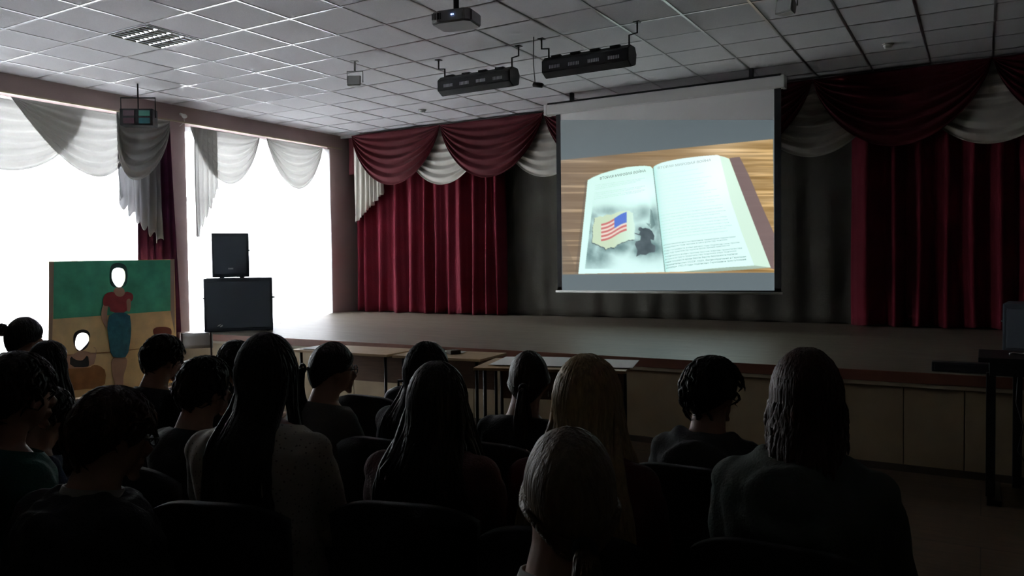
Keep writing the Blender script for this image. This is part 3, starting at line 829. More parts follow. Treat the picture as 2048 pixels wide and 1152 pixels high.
# tall black stand at the right
s = thing('equipment_stand', 'tall black metal stand with a flat top at the right edge', 'stand', (.30, 5.88, 0), 0)
bm = bmesh.new(); box(bm, (-.32, -.25, .885), (.42, .27, .915), .005); mesh_obj('top', bm, M_blackmet, s)
bm = bmesh.new(); box(bm, (-.26, -.2, .80), (.38, .22, .885), .005); mesh_obj('apron', bm, M_blackmet, s)
for xx, yy in ((-.25, -.12), (-.10, .17), (.32, -.12), (.32, .16)):
    bm = bmesh.new(); box(bm, (xx - .026, yy - .018, .03), (xx + .026, yy + .018, .81), .004); mesh_obj('leg', bm, M_blackmet, s)
for xx in (-.22, .30):
    bm = bmesh.new(); box(bm, (xx - .05, -.24, .0), (xx + .03, .26, .035), .006); mesh_obj('foot', bm, M_blackmet, s)
bm = bmesh.new(); tube(bm, [(-.1, .05, .81), (-.11, .06, .6), (-.07, .06, .45), (-.1, .05, .3), (-.02, .06, .15), (.0, .06, .01)], .004, 6); mesh_obj('cable', bm, M_black, s, True)
bm = bmesh.new(); tube(bm, [(-.07, 0, .006), (-.05, .02, .012), (-.01, .01, .006), (.03, .03, .01), (.06, .0, .008)], .006, 6); cyl(bm, (.06, 0, 0), (.07, .01, .04), .016, 10)
o = mesh_obj('cable_adapter', bm, M_white, smooth=True); o.location = (.22, 5.86, .915); tag(o, 'small white cable with plug lying on the tall black stand', 'cable')

# ================================================================== CEILING EQUIPMENT
p = thing('projector', 'white video projector hanging from the ceiling by a black arm', 'projector', (-3.58, 5.2, 3.40), .16)
bm = bmesh.new()
for v in [(-.17, -.10), (-.10, -.13), (.12, -.13), (.17, -.09), (.17, .10), (.12, .13), (-.12, .13), (-.17, .10)]: bm.verts.new((v[0], v[1], 0))
f = bm.faces.new(bm.verts[:]); r = bmesh.ops.extrude_face_region(bm, geom=[f]); bmesh.ops.translate(bm, vec=(0, 0, .10), verts=[v for v in r['geom'] if isinstance(v, bmesh.types.BMVert)])
bmesh.ops.recalc_face_normals(bm, faces=bm.faces); bmesh.ops.bevel(bm, geom=bm.edges[:], offset=.012, segments=2, affect='EDGES')
mesh_obj('housing', bm, mat('projector_plastic', (.34, .34, .35), .5), p)
bm = bmesh.new(); cyl(bm, (.08, .12, .055), (.08, .155, .055), .035, 20); mesh_obj('lens', bm, M_lens, p, True)
bm = bmesh.new(); ell(bm, (.02, -.134, .055), (.006, .004, .006)); ell(bm, (.035, -.134, .055), (.005, .004, .005)); mesh_obj('indicator_light', bm, mat('blue_led', (.1, .2, 1), .3, emis=((.35, .5, 1), 4)), p, True)
bm = bmesh.new()
for i in range(6): box(bm, (-.15 + i * .014, -.132, .03), (-.143 + i * .014, -.128, .08))
mesh_obj('vent', bm, M_black, p)
bm = bmesh.new(); tube(bm, [(0, 0, .1), (0, 0, .14), (.0, .0, .325)], .022, 12); box(bm, (-.06, -.06, .098), (.06, .06, .112), .004); box(bm, (-.07, -.07, .316), (.07, .07, .329), .004)
for a in range(4):
    c, sn = math.cos(a * PI / 2 + .7), math.sin(a * PI / 2 + .7); tube(bm, [(0, 0, .12), (c * .12, sn * .10, .105)], .007, 6)
mesh_obj('mount_arm', bm, M_black, p)
bm = bmesh.new(); tube(bm, [(.03, -.1, .1), (.06, -.11, .16), (.04, -.03, .25), (.03, 0, .32)], .006, 6); mesh_obj('cable', bm, M_black, p, True)

def light_bar(label, x, y, z, rz, zc=ZC):
    s = thing('stage_light_bar', label, 'stage light', (x, y, z), rz, 'four-lamp light bars under the ceiling')
    Lh = .45
    prof = [(-.10, .05), (-.04, .095), (.07, .095), (.11, .03), (.09, -.07), (-.02, -.105), (-.10, -.06)]
    bm = bmesh.new()
    A = [bm.verts.new((-Lh, a, b_)) for a, b_ in prof]; B = [bm.verts.new((Lh, a, b_)) for a, b_ in prof]
    n = len(prof)
    for i in range(n): bm.faces.new((A[i], A[(i + 1) % n], B[(i + 1) % n], B[i]))
    bm.faces.new(A[::-1]); bm.faces.new(B); bmesh.ops.recalc_face_normals(bm, faces=bm.faces)
    bmesh.ops.bevel(bm, geom=bm.edges[:], offset=.006, segments=2, affect='EDGES')
    mesh_obj('housing', bm, M_black, s)
    Mv = mat('vent_glint', (.55, .56, .6), .35, metal=.6)  # glints on the vents are put into this pale slat colour
    for i in range(4):
        cx = -Lh + .14 + i * .205
        bm = bmesh.new()
        for q in range(7): box(bm, (cx - .055 + q * .017, -.103, -.032), (cx - .046 + q * .017, -.098, .0), 0, 0, Matrix.Rotation(0, 4, 'X'))
        mesh_obj('vent', bm, Mv, s)
        bm = bmesh.new(); box(bm, (cx - .05, -.07, .0805), (cx + .05, -.03, .1), .003, 0); mesh_obj('vent_plate', bm, M_blackmet, s)
    for sx in (-1, 1):
        bm = bmesh.new(); tube(bm, [(sx * (Lh - .03), 0, .09), (sx * (Lh - .03), 0, .19), (sx * (Lh + .05), 0, .20), (sx * (Lh + .05), 0, zc - z)], .009, 8)
        box(bm, (sx * (Lh + .05) - .03, -.03, zc - z - .008), (sx * (Lh + .05) + .03, .03, zc - z), .002); mesh_obj('hanging_bracket', bm, M_blackmet, s)
    return s
light_bar('black four-lamp light bar under the ceiling, left of its twin', -4.56, 7.0, 3.43, 0)
light_bar('black four-lamp light bar under the ceiling, the one nearer the screen top right', -3.24, 6.9, 3.43, 0)
mm_ = thing('ceiling_microphone', 'small black device dangling from a cord at the right light bar', 'device', (-3.74, 6.82, 3.26), .3)
bm = bmesh.new(); tube(bm, [(-.05, 0, 0.012), (-.045, 0, 0.01), (.04, 0, -.005), (.05, 0, -.01)], [.02, .03, .03, .02], 14, .8); mesh_obj('housing', bm, M_black, mm_, True)
bm = bmesh.new(); tube(bm, [(-.03, 0, .03), (-.045, .0, .2), (-.04, 0, .47)], .004, 6); mesh_obj('cord', bm, M_black, mm_, True)

def flood(label, x, y, z, rz):
    s = thing('floodlight', label, 'floodlight', (x, y, z), rz, 'grey floodlights under the ceiling')
    bm = bmesh.new()
    A = [bm.verts.new(v) for v in ((-.075, -.05, -.06), (.075, -.05, -.06), (.075, -.05, .06), (-.075, -.05, .06))]
    B = [bm.verts.new(v) for v in ((-.05, .05, -.035), (.05, .05, -.035), (.05, .05, .045), (-.05, .05, .045))]
    bm.faces.new(A[::-1]); bm.faces.new(B)
    for i in range(4): bm.faces.new((A[i], A[(i + 1) % 4], B[(i + 1) % 4], B[i]))
    bmesh.ops.recalc_face_normals(bm, faces=bm.faces); bmesh.ops.bevel(bm, geom=bm.edges[:], offset=.006, segments=2, affect='EDGES'); bm.transform(Matrix.Rotation(-.25, 4, 'X'))
    mesh_obj('housing', bm, M_lamp, s)
    bm = bmesh.new(); box(bm, (-.062, -.056, -.048), (.062, -.05, .048), .003); bm.transform(Matrix.Rotation(-.25, 4, 'X')); mesh_obj('front_glass', bm, mat('lamp_glass', (.62, .64, .64), .15), s)
    bm = bmesh.new(); tube(bm, [(-.085, 0, 0), (-.085, 0, .12), (.085, 0, .12), (.085, 0, 0)], .006, 6); cyl(bm, (0, 0, .12), (0, 0, ZC - z), .012, 8); box(bm, (-.04, -.03, ZC - z - .006), (.04, .03, ZC - z), .002)
    mesh_obj('bracket', bm, M_lamp, s)
    return s
flood('small grey floodlight on the ceiling, left of the light bars', -5.85, 6.55, 3.50, .5)
flood('small grey floodlight on the ceiling, near the top right of the picture', -1.33, 6.5, 3.50, -.3)
for lab, x, y in (('round white smoke detector above the left stage curtain', -6.89, 9.12), ('round white smoke detector in the dark right part of the ceiling', -.85, 9.02)):
    s = thing('smoke_detector', lab, 'smoke detector', (x, y, ZC), 0, 'smoke detectors')
    bm = bmesh.new(); rings(bm, [(0, 0, -.012, .055, .055), (0, 0, 0, .058, .058)], 24, 2); mesh_obj('base', bm, M_white, s, True)
    bm = bmesh.new(); rings(bm, [(0, 0, -.045, .02, .02), (0, 0, -.04, .036, .036), (0, 0, -.012, .046, .046)], 24, 2); mesh_obj('sensor_cap', bm, M_white, s, True)

# recessed louvre light in one ceiling tile
s = thing('ceiling_light', 'square recessed ceiling light with mirror louvres, switched off', 'ceiling light', (-6.82, 4.817, ZC))
Mmir = mat('mirror_louvre', (.75, .77, .8), .12, metal=1)
bm = bmesh.new(); h = .288
for a, b_ in (((-h, -h), (h, -h + .014)), ((-h, h - .014), (h, h)), ((-h, -h), (-h + .014, h)), ((h - .014, -h), (h, h))): box(bm, (*a, -.012), (*b_, -.003), .002)
mesh_obj('frame', bm, M_white, s)
bm = bmesh.new(); box(bm, (-h + .012, -h + .012, -.0035), (h - .012, h - .012, -.0015)); mesh_obj('tray', bm, mat('grey_tray', (.22, .25, .27), .3, metal=.7), s)
for i in range(4):
    c = -h + .014 + (i + .5) * (2 * h - .028) / 4; wd = (2 * h - .028) / 4
    bm = bmesh.new()
    for sgn in (-1, 1): sheet(bm, lambda u, v: (-h + .014 + (2 * h - .028) * u, c + sgn * (wd / 2 - .006 - .022 * (v ** 2)), -.012 + .008 * v), 2, 5)
    for q in range(9):
        xx = -h + .02 + q * (2 * h - .04) / 8
        sheet(bm, lambda u, v: (xx + .010 * v * v, c + (u - .5) * (wd - .012), -.013 + .009 * v), 4, 3)
        sheet(bm, lambda u, v: (xx - .010 * v * v, c + (u - .5) * (wd - .012), -.013 + .009 * v), 4, 3)
    mesh_obj('louvre', bm, Mmir, s, True)

# colour floodlight with U bracket near the pillar
s = thing('colour_floodlight', 'dark four-window colour floodlight hanging beside the pillar', 'stage light', (-8.72, 5.92, 3.22), .62)
bm = bmesh.new(); box(bm, (-.19, -.07, 0), (.19, .10, .20), .01); mesh_obj('housing', bm, M_black, s)
cols = [(.16, .10, .12), (.08, .26, .20), (.13, .07, .09), (.03, .12, .14)]
for i, (cx, cz) in enumerate(((-.085, .145), (.095, .145), (-.085, .055), (.095, .055))):
    bm = bmesh.new(); box(bm, (cx - .065, -.078, cz - .034), (cx + .065, -.068, cz + .034), .003); o = mesh_obj('colour_filter', bm, mat('filter_%d' % i, cols[i], .25), s)
    o['label'] = ['dull pink filter', 'green filter', 'dark pink filter', 'dark teal filter'][i]
bm = bmesh.new(); tube(bm, [(-.2, 0, .1), (-.2, 0, .34), (.2, 0, .34), (.2, 0, .1)], .008, 8); tube(bm, [(0, 0, .2), (0, 0, .34)], .008, 8); tube(bm, [(0, 0, .34), (0, 0, ZC - 3.22)], .01, 8); mesh_obj('bracket', bm, M_blackmet, s)
s = thing('security_camera', 'small white security camera on the pillar beam', 'camera', (XW, 7.05, 3.62))
bm = bmesh.new(); cyl(bm, (0, 0, 0), (.09, 0, -.03), .018, 10); ell(bm, (.10, -.01, -.04), (.03, .04, .03)); mesh_obj('housing', bm, M_white, s, True)
bm = bmesh.new(); tube(bm, [(.005, .04, 0), (.01, .06, -.1), (.01, -.02, -.17)], .005, 6); mesh_obj('cable', bm, M_white, s, True)

# ================================================================== CHAIRS
def make_chair(label, fab):
    s = thing('padded_chair', label, 'chair', (0, 0, 0), 0)
    bm = bmesh.new(); box(bm, (-.22, -.20, .415), (.22, .22, .462), .022); mesh_obj('seat', bm, fab, s, True)
    def bf(side):
        def f(u, v):
            a = (u - .5) * 2
            top = .885 - .05 * abs(a) ** 3.2
            return ((u - .5) * (.43 - .03 * (1 - v)), -.235 + .045 * a * a - .035 * v + side, .535 + (top - .535) * v)
        return f
    bm = bmesh.new()
    F1 = bf(-.022); F2 = bf(.018); nu_, nv_ = 20, 8
    g1 = [[bm.verts.new(F1(i / nu_, j / nv_)) for i in range(nu_ + 1)] for j in range(nv_ + 1)]
    g2 = [[bm.verts.new(F2(i / nu_, j / nv_)) for i in range(nu_ + 1)] for j in range(nv_ + 1)]
    for jj in range(nv_):
        for ii in range(nu_):
            bm.faces.new((g1[jj][ii], g1[jj][ii + 1], g1[jj + 1][ii + 1], g1[jj + 1][ii])); bm.faces.new((g2[jj][ii + 1], g2[jj][ii], g2[jj + 1][ii], g2[jj + 1][ii + 1]))
        for ii in (0, nu_):
            bm.faces.new((g1[jj][ii], g1[jj + 1][ii], g2[jj + 1][ii], g2[jj][ii]))
    for ii in range(nu_):
        for jj in (0, nv_): bm.faces.new((g1[jj][ii], g1[jj][ii + 1], g2[jj][ii + 1], g2[jj][ii]))
    bmesh.ops.recalc_face_normals(bm, faces=bm.faces)
    mesh_obj('backrest', bm, fab, s, True)
    for sx in (-1, 1):
        bm = bmesh.new(); tube(bm, [(sx * .23, -.24, 0), (sx * .222, -.215, .40), (sx * .20, -.235, .6)], .012, 8); mesh_obj('leg', bm, M_blackmet, s, True)
        bm = bmesh.new(); tube(bm, [(sx * .23, .22, 0), (sx * .215, .19, .405)], .012, 8); mesh_obj('leg', bm, M_blackmet, s, True)
        bm = bmesh.new(); tube(bm, [(sx * .217, .20, .405), (sx * .217, -.21, .405)], .011, 8); mesh_obj('side_rail', bm, M_blackmet, s, True)
    return s
chairs = {}
def chair(x, y, rz, label, brown=False):
    fab = M_chairbr if brown else M_chairfab
    key = brown
    if key not in chairs:
        c = make_chair(label, fab); c.location = (x, y, 0); c.rotation_euler = (0, 0, rz); c['group'] = 'padded hall chairs'; chairs[key] = c
        return c
    return dup(chairs[key], (x, y, 0), rz, label, 'padded hall chairs')

# ================================================================== PEOPLE
def head_bm(bm, c, Rm, sc):
    """skull, face, nose, brow, ears around c; local +Y is forward"""
    t_ = bmesh.new(); bmesh.ops.create_uvsphere(t_, u_segments=32, v_segments=24, radius=1)
    for v in t_.verts:
        x, y, z = v.co
        hx, hy, hz = .073, .094, .112
        # jaw narrows downward, flattened face, full occiput
        if z < 0: hx *= 1 - .30 * (-z) ** 1.3; hy *= 1 - .10 * (-z)
        X = x * hx; Y = y * hy; Z = z * hz
        if y > 0:
            Y *= .93
            if z < -.3: Y += .016 * y * min(1, (-z - .3) / .5)
            if abs(x) < .55 and -.15 < z < .2: Y -= .008 * math.exp(-((abs(x) - .36) / .16) ** 2) * math.exp(-((z - .02) / .12) ** 2)
            Y += .004 * math.exp(-((z - .2) / .08) ** 2) * math.exp(-(x / .5) ** 2)
        else:
            if z < -.2: Y *= 1 - .45 * min(1, (-z - .2) / .8)
        v.co = (X, Y, Z)
    merge(bm_l := bmesh.new(), t_)
    # nose, lips, chin, ears
    tube(bm_l, [(0, .082, .012), (0, .094, -.012), (0, .107, -.032), (0, .098, -.042), (0, .084, -.044)], [.006, .009, .012, .011, .006], 10)
    ell(bm_l, (0, .087, -.062), (.023, .009, .007)); ell(bm_l, (0, .084, -.072), (.019, .010, .007)); ell(bm_l, (0, .076, -.098), (.022, .014, .014))
    for sx in (-1, 1):
        ell(bm_l, (sx * .074, -.006, -.010), (.009, .017, .030), Matrix.Rotation(.25, 4, 'X') @ Matrix.Rotation(sx * -.35, 4, 'Z'))
        ell(bm_l, (sx * .012, .094, -.037), (.008, .009, .006))
    bm_l.transform(Matrix.Scale(sc, 4)); bm_l.transform(Rm); bmesh.ops.translate(bm_l, vec=c, verts=bm_l.verts)
    merge(bm, bm_l)

def hair_cap(bm, style, rnd, puff):
    """shell over the scalp; the hairline is high in front, low at the nape"""
    nt_, np_ = 22, 48
    def lim(ph):   # ph: 0 = back, PI = front
        a = abs(ph) / PI
        back = {'short': 2.42, 'pony': 2.34, 'bun': 2.34}.get(style, 2.15)
        side = 1.72 if style == 'short' else (1.62 if style == 'pony' else 1.78)
        fr = 1.05
        if a < .5: k = a / .5; k = k * k * (3 - 2 * k); return back + (side - back) * k
        k = (a - .5) / .5; k = k * k * (3 - 2 * k); return side + (fr - side) * k
    def surf(th, ph, off):
        x = math.sin(th) * math.sin(ph); y = -math.sin(th) * math.cos(ph); z = math.cos(th)
        hx, hy, hz = .074 + off, .097 + off, .114 + off * .9
        if z < 0: hx *= 1 - .16 * (-z); hy *= (1 - .30 * (-z)) if y < 0 else 1
        return Vector((x * hx, y * hy, z * hz))
    O, I = [], []
    for i in range(nt_ + 1):
        ro, ri = [], []
        for j_ in range(np_):
            ph = -PI + 2 * PI * j_ / np_
            th = .02 + (lim(ph) - .02) * i / nt_
            e = (1 - (i / nt_) ** (6 if style in ('long', 'waves') else 3))
            n_ = noise.noise(Vector((ph * 6, th * 1.2, rnd * 3.1))) * .5 + noise.noise(Vector((ph * 17, th * 2.2, rnd))) * .35
            off = .004 + (puff + .006 * n_) * e
            ro.append(bm.verts.new(surf(th, ph, off))); ri.append(bm.verts.new(surf(th, ph, -.004)))
        O.append(ro); I.append(ri)
    for i in range(nt_):
        for j_ in range(np_):
            k = (j_ + 1) % np_
            bm.faces.new((O[i][j_], O[i + 1][j_], O[i + 1][k], O[i][k])); bm.faces.new((I[i][j_], I[i][k], I[i + 1][k], I[i + 1][j_]))
    for j_ in range(np_):
        k = (j_ + 1) % np_
        bm.faces.new((O[nt_][j_], I[nt_][j_], I[nt_][k], O[nt_][k]))
    bm.faces.new(O[0]); bm.faces.new(I[0][::-1])
    return lim, surf

def hair_mat(key, c):
    return mat('hair_' + key, c, .5, bump=.55, bscale=14, var=.2, vscale=10, stretch=(9, 9, .8), spec=.35)

def person(i, name_lbl, x, y, ztop, yaw=0, hyaw=0, hpitch=0, hroll=0, lean=0.0, style='short', haircol=('black', (.012, .010, .010)), hlen=.3, hspread=.05,
           top=None, topkind='sweater', puff=.014, wide=1.0, glasses=False, earring=False, arms='lap', voxel=.009, collar=None, tie_c=(.02, .02, .02), skin_i=0, seatz=.46, hoodmat=None, headx=0, tz=None):
    k = (ztop - .45) / .83 if ztop < 5 else 1
    k = max(.86, min(1.04, k))
    s = thing('person', name_lbl, 'person')
    rnd = random.Random(100 + i)
    H = ztop - .118 * 1.0                      # head centre height
    hs = 1.0 + (k - 1) * .5
    ysh = lean                                 # shoulders' forward shift
    zsh = H - .152 * k ** .5                   # shoulder line
    def sp(tt):                                # spine: tt 0 pelvis .. 1 shoulder line
        return Vector((headx * tt * .7, ysh * tt ** 1.5 - .01 * math.sin(tt * PI), seatz + .075 + (zsh - seatz - .075) * tt))
    wd = wide
    hc = Vector((headx, ysh + .035 + .02, H))
    Rm = (Matrix.Rotation(hyaw, 4, 'Z') @ Matrix.Rotation(hroll, 4, 'Y') @ Matrix.Rotation(-hpitch, 4, 'X'))
    def torso(bm, inf, cut=False):
        P = [(-.10, .150, .105), (0, .175, .118), (.15, .172, .115), (.32, .15, .105), (.48, .145, .102), (.65, .160, .108), (.80, .172, .108), (.89, .172, .098), (.95, .148, .086), (1.0, .112, .074), (1.05, .078, .064)]
        rs = []
        for tt, rx, ry in P:
            c = sp(max(tt, 0)); c.z += min(tt, 0) * .3
            if tt > 1: c = sp(1) + Vector((0, .0, .02))
            rs.append((c.x, c.y, c.z, rx * wd * k + inf, ry * wd * k + inf))
        rings(bm, rs, 24, 2.3)
    shz = sp(.865)
    A = {}
    for sx in (-1, 1):
        sh = shz + Vector((sx * .158 * wd * k, 0, .0))
        if arms == 'lap': el = sh + Vector((sx * .045, .07, -.235 * k)); wr = Vector((sx * .09, el.y + .195, seatz + .165))
        elif arms == 'cross': el = sh + Vector((sx * .06, .09, -.22 * k)); wr = Vector((-sx * .03, el.y + .16, el.z + .03 + .02 * sx))
        elif arms == 'chin': 
            el = sh + Vector((sx * .03, .15, -.20 * k)); wr = Vector((sx * .06, ysh + .20, H - .17)) if sx > 0 else Vector((sx * .08, el.y + .18, seatz + .165))
        else: el = sh + Vector((sx * .10, .02, -.225 * k)); wr = Vector((sx * .12, el.y + .2, seatz + .165))
        A[sx] = (sh, el, wr)
    def arm(bm, sx, inf, upto=1.0):
        sh, el, wr = A[sx]; w2 = el + (wr - el) * upto
        tube(bm, [sh - Vector((sx * .03, 0, -.005)), sh.lerp(el, .25), sh.lerp(el, .6), el, el.lerp(w2, .4), w2], [.050 + inf, .047 + inf, .040 + inf, .037 + inf, .035 + inf, .026 + inf * 1.2], 14)
        ell(bm, sh, (.046 + inf, .048 + inf, .044 + inf))
    def hand(bm, sx):
        sh, el, wr = A[sx]; d = (wr - el).normalized(); side = Vector((-sx, 0, 0)); side = (side - d * side.dot(d)).normalized(); up = side.cross(d) * (1 if sx < 0 else -1)
        if up.z < 0: up = -up
        pc = wr + d * .045
        t2 = bmesh.new(); tube(t2, [wr - d * .01, wr + d * .02, wr + d * .06, wr + d * .088], [.022, .030, .036, .032], 12, .45); merge(bm, t2)
        for q in range(4):
            o = side * (.026 - q * .0175); L_ = (.068, .078, .072, .056)[q]
            b0 = wr + d * .082 + o
            t2 = bmesh.new(); tube(t2, [b0, b0 + d * L_ * .45 + up * .004, b0 + d * L_ * .8 - up * .010, b0 + d * L_ * .92 - up * .026], [.0090, .0086, .0080, .0065], 8); merge(bm, t2)
        b0 = wr + d * .03 + side * .028
        t2 = bmesh.new(); tube(t2, [b0, b0 + side * .022 + d * .022, b0 + side * .028 + d * .052 - up * .006], [.012, .0105, .008], 8); merge(bm, t2)
    def leg(bm, sx, inf):
        hip = Vector((sx * .088 * wd, .02, seatz + .085)); kn = Vector((sx * .11, .38, seatz + .05)); an = Vector((sx * .11, .28, .10))
        tube(bm, [hip, hip.lerp(kn, .4), hip.lerp(kn, .8), kn, kn + Vector((0, .012, -.06)), kn.lerp(an, .5) + Vector((0, -.015, 0)), an], [.082 * wd + inf, .076 + inf, .062 + inf, .056 + inf, .052 + inf, .05 + inf, .036 + inf], 14)
    # --- body: one continuous surface
    bm = bmesh.new(); torso(bm, -.004)
    nb = sp(1.0)
    tube(bm, [nb - Vector((0, 0, .03)), nb + Vector((0, .008, .03)), hc - Vector((0, .028, .07)), hc - Vector((0, .02, .02))], [.078, .061, .056, .056], 16)
    head_bm(bm, hc, Rm, hs)
    for sx in (-1, 1):
        arm(bm, sx, -.004); hand(bm, sx); leg(bm, sx, -.006)
        an = Vector((sx * .11, .28, .10)); tube(bm, [an + Vector((0, 0, .03)), an + Vector((0, .0, -.04)), an + Vector((0, .08, -.062)), an + Vector((0, .15, -.07))], [.036, .038, .032, .02], 10)
    bm = remesh(bm, voxel, 2)
    mesh_obj('body', bm, skin(skin_i), s, True)
    # --- eyes
    for sx in (-1, 1):
        bm = bmesh.new(); ell(bm, (0, 0, 0), (.0115, .009, .0085), None, 14, 10); 
        n0 = len(bm.faces); ell(bm, (0, .0062, 0), (.005, .0035, .005), None, 10, 8)
        bm.faces.ensure_lookup_table()
        for f in bm.faces[n0:]: f.material_index = 1
        bm.transform(Matrix.Translation((sx * .029, .0775, .004))); bm.transform(Matrix.Scale(hs, 4)); bm.transform(Rm); bm.transform(Matrix.Translation(hc))
        mesh_obj('eye', bm, [M_eye, M_iris], s, True)
    # --- clothes
    M_top = top or mat('grey_knit', (.08, .08, .08), .85, bump=.4, bscale=150)
    bm = bmesh.new(); inf = .014 if topkind in ('tshirt', 'blouse') else .022
    if topkind == 'puffy': inf = .04
    torso(bm, inf)
    slv = .98
    for sx in (-1, 1): arm(bm, sx, inf * (.8 if topkind != 'blouse' else 1.2), slv)
    # collar ring
    tube(bm, [nb + Vector((0, 0, -.035)), nb + Vector((0, .003, .0)), nb + Vector((0, .008, .018))], [.092, .078, .070 + inf * .3], 20)
    if topkind in ('hoodie', 'puffy'):
        # hood lying folded on the shoulders
        for a in range(15):
            th = PI * (1.0 + a / 14) if False else (-PI * .98 + PI * .96 * a / 14)
            c_ = nb + Vector((math.cos(th) * (.088), math.sin(th) * .075 - .012, .002 - .026 * math.sin(-th)))
            ell(bm, c_, (.034, .036, .040 + .008 * math.sin(-th)), None, 10, 8)
        ell(bm, nb + Vector((0, -.108, -.085)), (.130, .042, .105), Matrix.Rotation(.22, 4, 'X')); tube(bm, [nb + Vector((math.cos(q_) * .125, -.06 - .10 * math.sin(q_), -.055 - .10 * math.sin(q_))) for q_ in [PI * z_ / 10 for z_ in range(11)]], .026, 8)
    bm = remesh(bm, .011, 9, .0055 if topkind != 'puffy' else .012, 9 if topkind != 'puffy' else 14)
    # cut the neck opening
    if topkind not in ('hoodie', 'puffy'):
        bmesh.ops.bisect_plane(bm, geom=bm.verts[:] + bm.edges[:] + bm.faces[:], plane_co=nb + Vector((0, 0, .014)), plane_no=(0, .25, 1), clear_outer=True)
    mesh_obj('hoodie' if topkind == 'hoodie' else ('jacket' if topkind == 'puffy' else ('blouse' if topkind == 'blouse' else 'sweater')), bm, M_top, s, True)
    if collar:
        bm = bmesh.new()
        tube(bm, [nb + Vector((0, .004, -.01)), nb + Vector((0, .006, .018)), nb + Vector((0, .010, .038))], [.086, .077, .070], 24, .95, False)
        o = mesh_obj('collar', bm, collar, s, True); o.modifiers.new('t', 'SOLIDIFY').thickness = .006
    bm = bmesh.new()
    rings(bm, [(0, 0, seatz + .02, .13 * wd, .11), (0, 0, seatz + .05, .178 * wd, .13), (0, 0, seatz + .12, .182 * wd, .128), (0, -.003, seatz + .19, .165 * wd, .115)], 20)
    for sx in (-1, 1): leg(bm, sx, .010)
    bm = remesh(bm, .014, 3, .004)
    for v in bm.verts:
        if v.co.z < seatz + .003 and v.co.y < .26: v.co.z = seatz + .003
    mesh_obj('trousers', bm, M_trouser, s, True)
    for sx in (-1, 1):
        bm = bmesh.new()
        rings(bm, [(sx * .11, .335, .004, .045, .135), (sx * .11, .335, .03, .05, .14), (sx * .11, .32, .06, .044, .115), (sx * .11, .29, .095, .042, .06), (sx * .11, .28, .12, .043, .05)], 20, 2.4)
        mesh_obj('shoe', bm, M_shoe, s, True)
    # --- hair
    Mh = hair_mat(*haircol)
    bm = bmesh.new()
    lim, surf = hair_cap(bm, style, i * 1.7, puff)
    HT = (Matrix.Translation(hc) @ Rm @ Matrix.Scale(hs, 4))
    bm.transform(HT)
    RI = Rm.to_3x3()
    def W(v): return HT @ v
    if style == 'short':
        for q in range(150):
            ph = rnd.uniform(-PI, PI); th0 = rnd.uniform(.15, lim(ph) * .86); ln = rnd.uniform(.25, .5)
            pts = [W(surf(th0 + ln * a / 4, ph + .25 * a / 4 * rnd.uniform(-1, 1), puff - .001 + .005 * math.sin(a / 4 * PI * .8))) for a in range(5)]
            tube(bm, pts, [.003, .007, .007, .005, .0015], 5, .6)
    elif style in ('long', 'waves'):
        n_ = 150
        zend = H - .10 - hlen
        for q in range(n_):
            ph = (q / (n_ - 1) * 2 - 1) * 2.15 + rnd.uniform(-.05, .05)
            start = .12 + rnd.uniform(0, .25)
            pts = []; rad = []
            for a in range(7):
                th = start + (1.62 - start) * a / 6
                pp = ph * (.75 + .25 * a / 6) if abs(ph) > 1.2 else ph
                pts.append(W(surf(th, pp, puff - .003 * a / 6 + rnd.uniform(-.001, .003)))); rad.append(.007 + .002 * a / 6)
            p0 = pts[-1].copy(); ze = zend + rnd.uniform(-.035, .05) + .05 * abs(ph) / 2.15
            nd = 9
            sp_ = hspread * (.5 + .5 * abs(math.sin(ph)))
            dirn = RI @ Vector((math.sin(ph), -math.cos(ph), 0)); dirn.z = 0
            for a in range(1, nd + 1):
                f_ = a / nd
                z_ = p0.z + (ze - p0.z) * f_
                # lie on the neck first, then flow over shoulders and back
                into = -.022 * math.sin(min(1, f_ * 2.2) * PI) * (1 if abs(ph) < 1.2 else .3) * (1 if hlen > .15 else -.1)
                out_ = sp_ * f_ + into
                pt = Vector((p0.x, p0.y, z_)) + dirn * out_
                back = ysh * max(0, (z_ - seatz) / (zsh - seatz)) ** 1.5 - .108 * wd * k - .030
                bl = min(1, max(0, (zsh + .12 - z_) / .19)); bl = bl * bl * (3 - 2 * bl)
                if abs(ph) < 1.35: pt.y = min(pt.y, pt.y * (1 - bl) + (back + .03 * abs(math.sin(ph))) * bl)
                wob = .010 if style == 'waves' else .003
                pt.x += wob * math.sin(f_ * 9 + q * .7); pt.y += wob * .5 * math.cos(f_ * 8 + q)
                pts.append(pt); rad.append((.009 + .003 * f_ if a < nd - 1 else .008) * (1 if a < nd else .25))
            tube(bm, pts, rad, 5, .75)
    if style in ('pony', 'bun'):
        tz = (.02 if style == 'pony' else .05) if tz is None else tz
        tl = Vector((0, -.118, tz))
        for q in range(110):
            ph = -PI + 2 * PI * q / 110
            th0 = lim(ph) * .97
            a0 = surf(th0, ph, puff * .6); pts = [W(a0)]
            for a in range(1, 7):
                f_ = a / 7
                v = a0.lerp(tl, f_); L_ = Vector((v.x / .074, v.y / .097, v.z / .114))
                n3 = L_.normalized()
                on = Vector((n3.x * (.074 + puff), n3.y * (.097 + puff), n3.z * (.114 + puff)))
                pts.append(W(on.lerp(v, .15 if f_ < .8 else .5)))
            pts.append(W(tl))
            tube(bm, pts, [.004, .006, .006, .006, .006, .005, .004, .003], 5, .6)
    mesh_obj('hair', bm, Mh, s, True)
